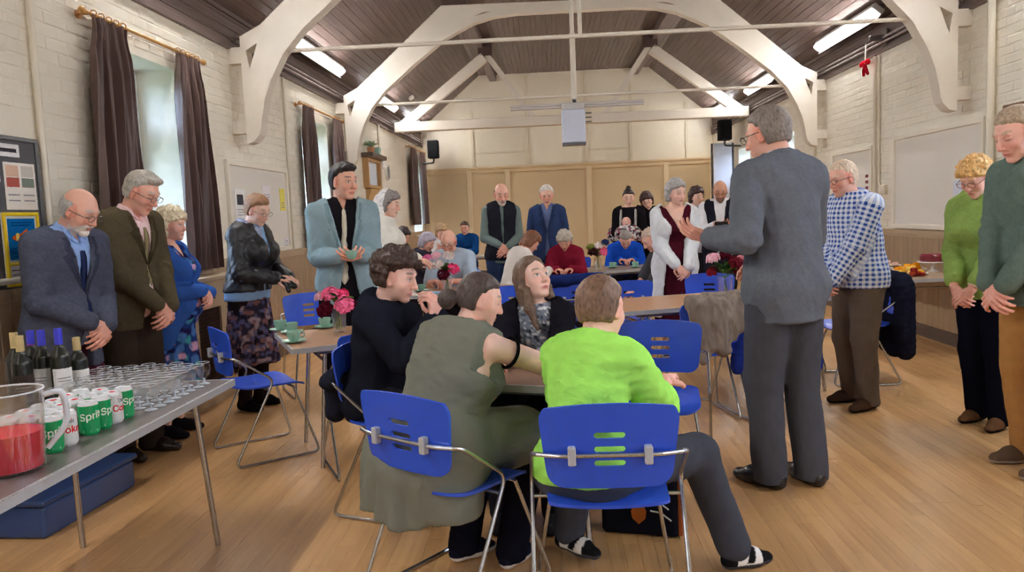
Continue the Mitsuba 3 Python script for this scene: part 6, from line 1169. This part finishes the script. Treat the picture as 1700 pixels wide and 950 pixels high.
# ---------------------------------------------------------------- coats, shawl and bags
def drape(pts, h, amp, f, seed): return ruffle(field_of(pts, h).mesh(), amp, f, seed)
R_ = rotz(math.radians(14)); B_ = np.array([.975, 5.23, 0])
def on(p, R=R_, b=B_): return b + R @ np.asarray(p, float)
m = drape([('c', on((-.16, -.26, .83)), on((.20, -.26, .845)), .045, .045, .03), ('c', on((-.13, -.30, .80)), on((-.10, -.32, .46)), .06, .035, .04), ('c', on((.0, -.31, .81)), on((.02, -.33, .52)), .06, .045, .04), ('c', on((.14, -.30, .82)), on((.15, -.31, .66)), .055, .05, .04), ('c', on((.02, -.2, .82)), on((.04, -.16, .62)), .05, .04, .04), ('c', on((-.07, -.30, .80)), on((-.05, -.32, .55)), .05, .035, .05), ('c', on((.07, -.30, .80)), on((.09, -.31, .60)), .05, .035, .05), ('c', on((-.12, -.30, .72)), on((.13, -.30, .74)), .04, .04, .06)], .009, .020, np.array([26., 26., 8.]), 3)
tag(put('shawl', vc(m, lin((128, 116, 106)) * (.7 + .6 * meshkit.fbm(m.vertices * [50, 50, 8], 2, 1))[:, None], 'cloth', True)), 'taupe shawl thrown over the back of a blue chair', 'shawl')
def puffer(R, b, c, label, seed, long=.42, mat='gloss'):
    P = [('c', on((-.2, -.27, .80), R, b), on((.2, -.27, .80), R, b), .07, .07, .04), ('c', on((-.14, -.30, .74), R, b), on((-.15, -.32, .80 - long), R, b), .09, .075, .04), ('c', on((.14, -.30, .74), R, b), on((.15, -.32, .80 - long), R, b), .09, .075, .04), ('c', on((.24, -.24, .76), R, b), on((.27, -.26, .34), R, b), .06, .045, .03), ('c', on((-.24, -.24, .76), R, b), on((-.28, -.24, .36), R, b), .06, .045, .03), ('c', on((0, -.30, .74), R, b), on((0, -.31, .80 - long), R, b), .09, .08, .04), ('c', on((-.1, -.20, .80), R, b), on((.1, -.2, .80), R, b), .07, .07, .04)]
    F = field_of(P, .010); X = F.pts(); F.f = F.f + (.0022 * np.cos(X[2] * 2 * np.pi / .05 + 1.2 * np.sin(X[0] * 9 + X[1] * 7))).astype(np.float32); m = ruffle(F.mesh(), .006, 18., seed)
    tag(put('padded_coat', vc(m, np.tile(lin(c), (len(m.vertices), 1)) * (.85 + .3 * meshkit.fbm(m.vertices * 20, 2, seed))[:, None], mat, True)), label, 'coat')
puffer(rotz(math.radians(12)), np.array([1.43, 5.40, 0]), (40, 58, 150), 'bright blue padded coat hanging on a chair behind the grey suit', 2, .5, 'cloth')
puffer(rotz(math.radians(90)), np.array([2.42, 6.25, 0]), (26, 27, 40), 'black padded coat hanging on a chair near the food table', 4, .55, 'cloth')
m = drape([('c', on((-.22, -.26, .84), rotz(.24), np.array([.16, 7.1, 0])), on((.22, -.26, .84), rotz(.24), np.array([.16, 7.1, 0])), .05, .05, .03), ('c', on((-.2, -.2, .80), rotz(.24), np.array([.16, 7.1, 0])), on((.22, -.2, .72), rotz(.24), np.array([.16, 7.1, 0])), .05, .05, .03), ('c', on((.2, -.29, .8), rotz(.24), np.array([.16, 7.1, 0])), on((.24, -.31, .6), rotz(.24), np.array([.16, 7.1, 0])), .05, .04, .03)], .012, .01, 20., 6)
tag(put('navy_coat', vc(m, (30, 44, 96), 'cloth', True)), 'navy coat over the back of a chair before the maroon cardigan', 'coat')
jk = thing('work_jacket', 'grey jacket with a yellow green band and pale blue sleeve hung on a chair', 'coat'); Rj, bj = rotz(math.radians(-60)), np.array([-.72, 8.9, 0])
m = drape([('c', on((-.16, -.27, .80), Rj, bj), on((.16, -.27, .80), Rj, bj), .07, .07, .04), ('c', on((-.1, -.3, .74), Rj, bj), on((-.1, -.32, .42), Rj, bj), .1, .09, .05), ('c', on((.1, -.3, .74), Rj, bj), on((.1, -.32, .42), Rj, bj), .1, .09, .05)], .013, .012, 16., 2)
zc = m.vertices[:, 2]; C = np.tile(lin((96, 102, 128)), (len(zc), 1)); C[(zc > .50) & (zc < .57)] = lin((160, 166, 70)); C[(zc > .70)] = lin((60, 84, 160)); put('body', vc(m, C, 'cloth', True), jk)
put('sleeve', vc(drape([('c', on((.2, -.25, .78), Rj, bj), on((.28, -.28, .48), Rj, bj), .06, .045, .03)], .012, .008, 20., 1), (140, 164, 214), 'cloth', True), jk)
dc = thing('dark_jacket', 'black jacket hanging behind the curly haired boy on his chair', 'coat'); Rc, bc_ = rotz(math.radians(-111)), np.array([-.78, 3.75, 0])
put('body', vc(drape([('c', on((-.2, -.27, .66), Rc, bc_), on((.2, -.27, .66), Rc, bc_), .05, .05, .04), ('c', on((-.12, -.29, .62), Rc, bc_), on((-.12, -.30, .48), Rc, bc_), .06, .05, .04), ('c', on((.12, -.29, .62), Rc, bc_), on((.13, -.3, .48), Rc, bc_), .06, .05, .04)], .011, .010, 18., 8), (34, 36, 48), 'cloth', True), dc)
# bag under the near table
bg = thing('shopping_bag', 'black bag with white strokes and a brown leaf tag under the neon boy\'s chair', 'bag'); Rb_, bb = rotz(-.25), np.array([.36, 3.36, 0])
put('body', moved(vc(ruffle(subdiv(rbox(-.17, .17, -.06, .06, 0, .30, .02), .05), .006, 9., 1), (24, 25, 36), 'cloth', True), TW(Rb_, bb)), bg)
put('side_strip', moved(vc(rbox(.166, .186, -.055, .055, .01, .29, .006), (150, 84, 52), 'cloth'), TW(Rb_, bb)), bg)
for a in (-1, 1): put('handle', moved(vc(tube(bend([(-.08, a * .05, .29), (-.06, a * .05, .40), (.06, a * .05, .40), (.08, a * .05, .29)], .05), .008, 6), (30, 30, 40), 'cloth'), TW(Rb_, bb)), bg)
lt = affinity.scale(Polygon([(0, -.055), (.028, -.03), (.034, 0), (.02, .035), (0, .055), (-.02, .035), (-.034, 0), (-.028, -.03)]), 1, 1)
m = extrude(lt, .006); m.vertices = np.c_[m.vertices[:, 0] + .0, -.072 - m.vertices[:, 2], m.vertices[:, 1] + .115]; m.fix_normals(); put('leaf_tag', moved(vc(m, (164, 92, 44), 'matt'), TW(Rb_, bb)), bg)
for (a, b, z0_, z1_) in ((-.14, -.05, .12, .13), (-.10, -.03, .155, .17), (.03, .13, .175, .13), (.05, .14, .12, .08), (-.02, .05, .175, .16)): put('stroke', moved(vc(tube([(a, -.066, z0_), ((a + b) / 2, -.067, (z0_ + z1_) / 2 + .014), (b, -.066, z1_)], .004, 5), (214, 220, 228), 'matt'), TW(Rb_, bb)), bg)
tag(put('pink_shoe_box', vc(rbox(-.06, .06, 3.5, 3.72, 0, .1, .02), (190, 60, 80), 'matt', 40)), 'small red box on the floor between the two near chairs', 'box')
# ---------------------------------------------------------------- food table
def plate(x, y, r, label, c=(232, 228, 222), z=.73):
    tag(put('plate', moved(vc(lathe([(0, 0), (r * .6, 0), (r * .7, .006), (r, .018), (r, .021), (r * .68, .010), (0, .006)], 28), c, 'gloss', 40), TW(None, (x, y, z)))), label, 'plate')
plate(3.30, 7.25, .15, 'white plate of yellow cake slices at the near end of the food table'); plate(3.45, 7.62, .15, 'white plate of orange topped pieces in the middle of the food table'); plate(3.28, 7.92, .14, 'white plate of brown slices farther along the food table'); plate(3.52, 8.25, .13, 'white plate of sandwiches at the far end of the food table')
q = random.Random(12)
def bits(x, y, r, n, c, name, label, cat, grp):
    for i in range(n):
        a, d = q.random() * 6.28, r * math.sqrt(q.random()) * .75; h = .03 + .012 * q.random()
        tag(put(name, moved(vc(rbox(-.028, .028, -.02, .02, 0, h, .008), c[i % len(c)], 'matt', 40), TW(rotz(q.random() * 3), (x + d * math.cos(a), y + d * math.sin(a), .738 + .030 * (i >= n * .65))))), label, cat, grp)
bits(3.30, 7.25, .13, 12, [(240, 200, 90), (236, 170, 60), (230, 196, 120)], 'cake_slice', 'yellow cake slice heaped on the nearest plate of the food table', 'cake', 'yellow cake slices')
bits(3.45, 7.62, .14, 14, [(240, 160, 30), (244, 176, 50), (226, 140, 30)], 'orange_bake', 'orange topped bake heaped on the middle plate of the food table', 'pastry', 'orange bakes')
bits(3.28, 7.92, .12, 9, [(150, 92, 54), (120, 70, 44)], 'brown_slice', 'brown slice on the third plate of the food table', 'pastry', 'brown slices')
bits(3.52, 8.25, .11, 9, [(226, 190, 176), (232, 214, 190)], 'sandwich', 'pale sandwich on the farthest plate of the food table', 'sandwich', 'sandwiches')
bits(3.26, 7.05, .10, 8, [(120, 34, 34), (150, 60, 40)], 'berry_tart', 'small dark red tart at the near corner of the food table', 'tart', 'dark red tarts')
cs = thing('cake_stand', 'white covered dish behind the orange bakes', 'dish'); put('foot', moved(vc(lathe([(0, 0), (.06, 0), (.02, .02), (.02, .08), (.14, .09), (.14, .1), (0, .1)], 24), (228, 226, 224), 'gloss', 40), TW(None, (3.62, 7.5, .73))), cs)
bits_c = moved(vc(lathe([(0, 0), (.11, 0), (.115, .05), (.10, .07), (0, .075)], 24), (110, 34, 46), 'gloss', 40), TW(None, (3.62, 7.5, .83))); tag(put('dark_cake', bits_c), 'dark red cake on the white stand', 'cake')
tag(put('pink_napkins', moved(vc(rbox(-.05, .05, -.05, .05, 0, .12, .01), (230, 60, 120), 'matt', 40), TW(rotz(.3), (3.38, 8.5, .73)))), 'hot pink napkin stack behind the check shirt', 'napkins')
# ---------------------------------------------------------------- outside the windows
gr_ = put('ground', vc(box(-40, XL - .45, -30, 50, -.6, -.5), (92, 120, 66), 'matt')); tag(gr_, 'grass outside the windows', kind='structure')
def tree(x, y, h, r, label, seed):
    t = thing('garden_tree', label, 'tree'); q_ = np.random.default_rng(seed)
    put('trunk', vc(tube([(x, y, -.5), (x + .1, y, h * .4), (x, y + .1, h * .75)], [.14, .11, .06], 8), (84, 66, 50), 'matt', 50), t)
    n = 700; d = q_.normal(0, 1, (n, 3)); d /= np.linalg.norm(d, axis=1)[:, None]; c = np.array([x, y, h * .65]) + d * (r * q_.random(n) ** .45)[:, None] * [1, 1, 1.15]; a = q_.normal(0, 1, (n, 3)); a /= np.linalg.norm(a, axis=1)[:, None]; b = np.cross(a, d); s = .16 + .1 * q_.random((n, 1))
    V = np.stack([c - a * s, c + b * s * .6, c + a * s, c - b * s * .6], 1).reshape(-1, 3); F = np.arange(n)[:, None] * 4
    m = M(V, np.vstack([F + [0, 1, 2], F + [0, 2, 3]])); cc = lin((120, 156, 70)) * (.6 + .7 * q_.random((n, 1))); put('foliage', vc(m, np.repeat(cc, 4, 0), 'leafy'), t)
for j, (x, y, h, r) in enumerate([(-9, 9, 3.4, 1.7), (-8, 14, 3.6, 1.8), (-10, 20, 4.2, 2.1), (-8.5, 27, 3.8, 2.0), (-12, 33, 4.4, 2.4)]): tree(x, y, h, r, f'{["nearest", "second", "third", "fourth", "farthest"][j]} green garden tree seen through the window panes', j)
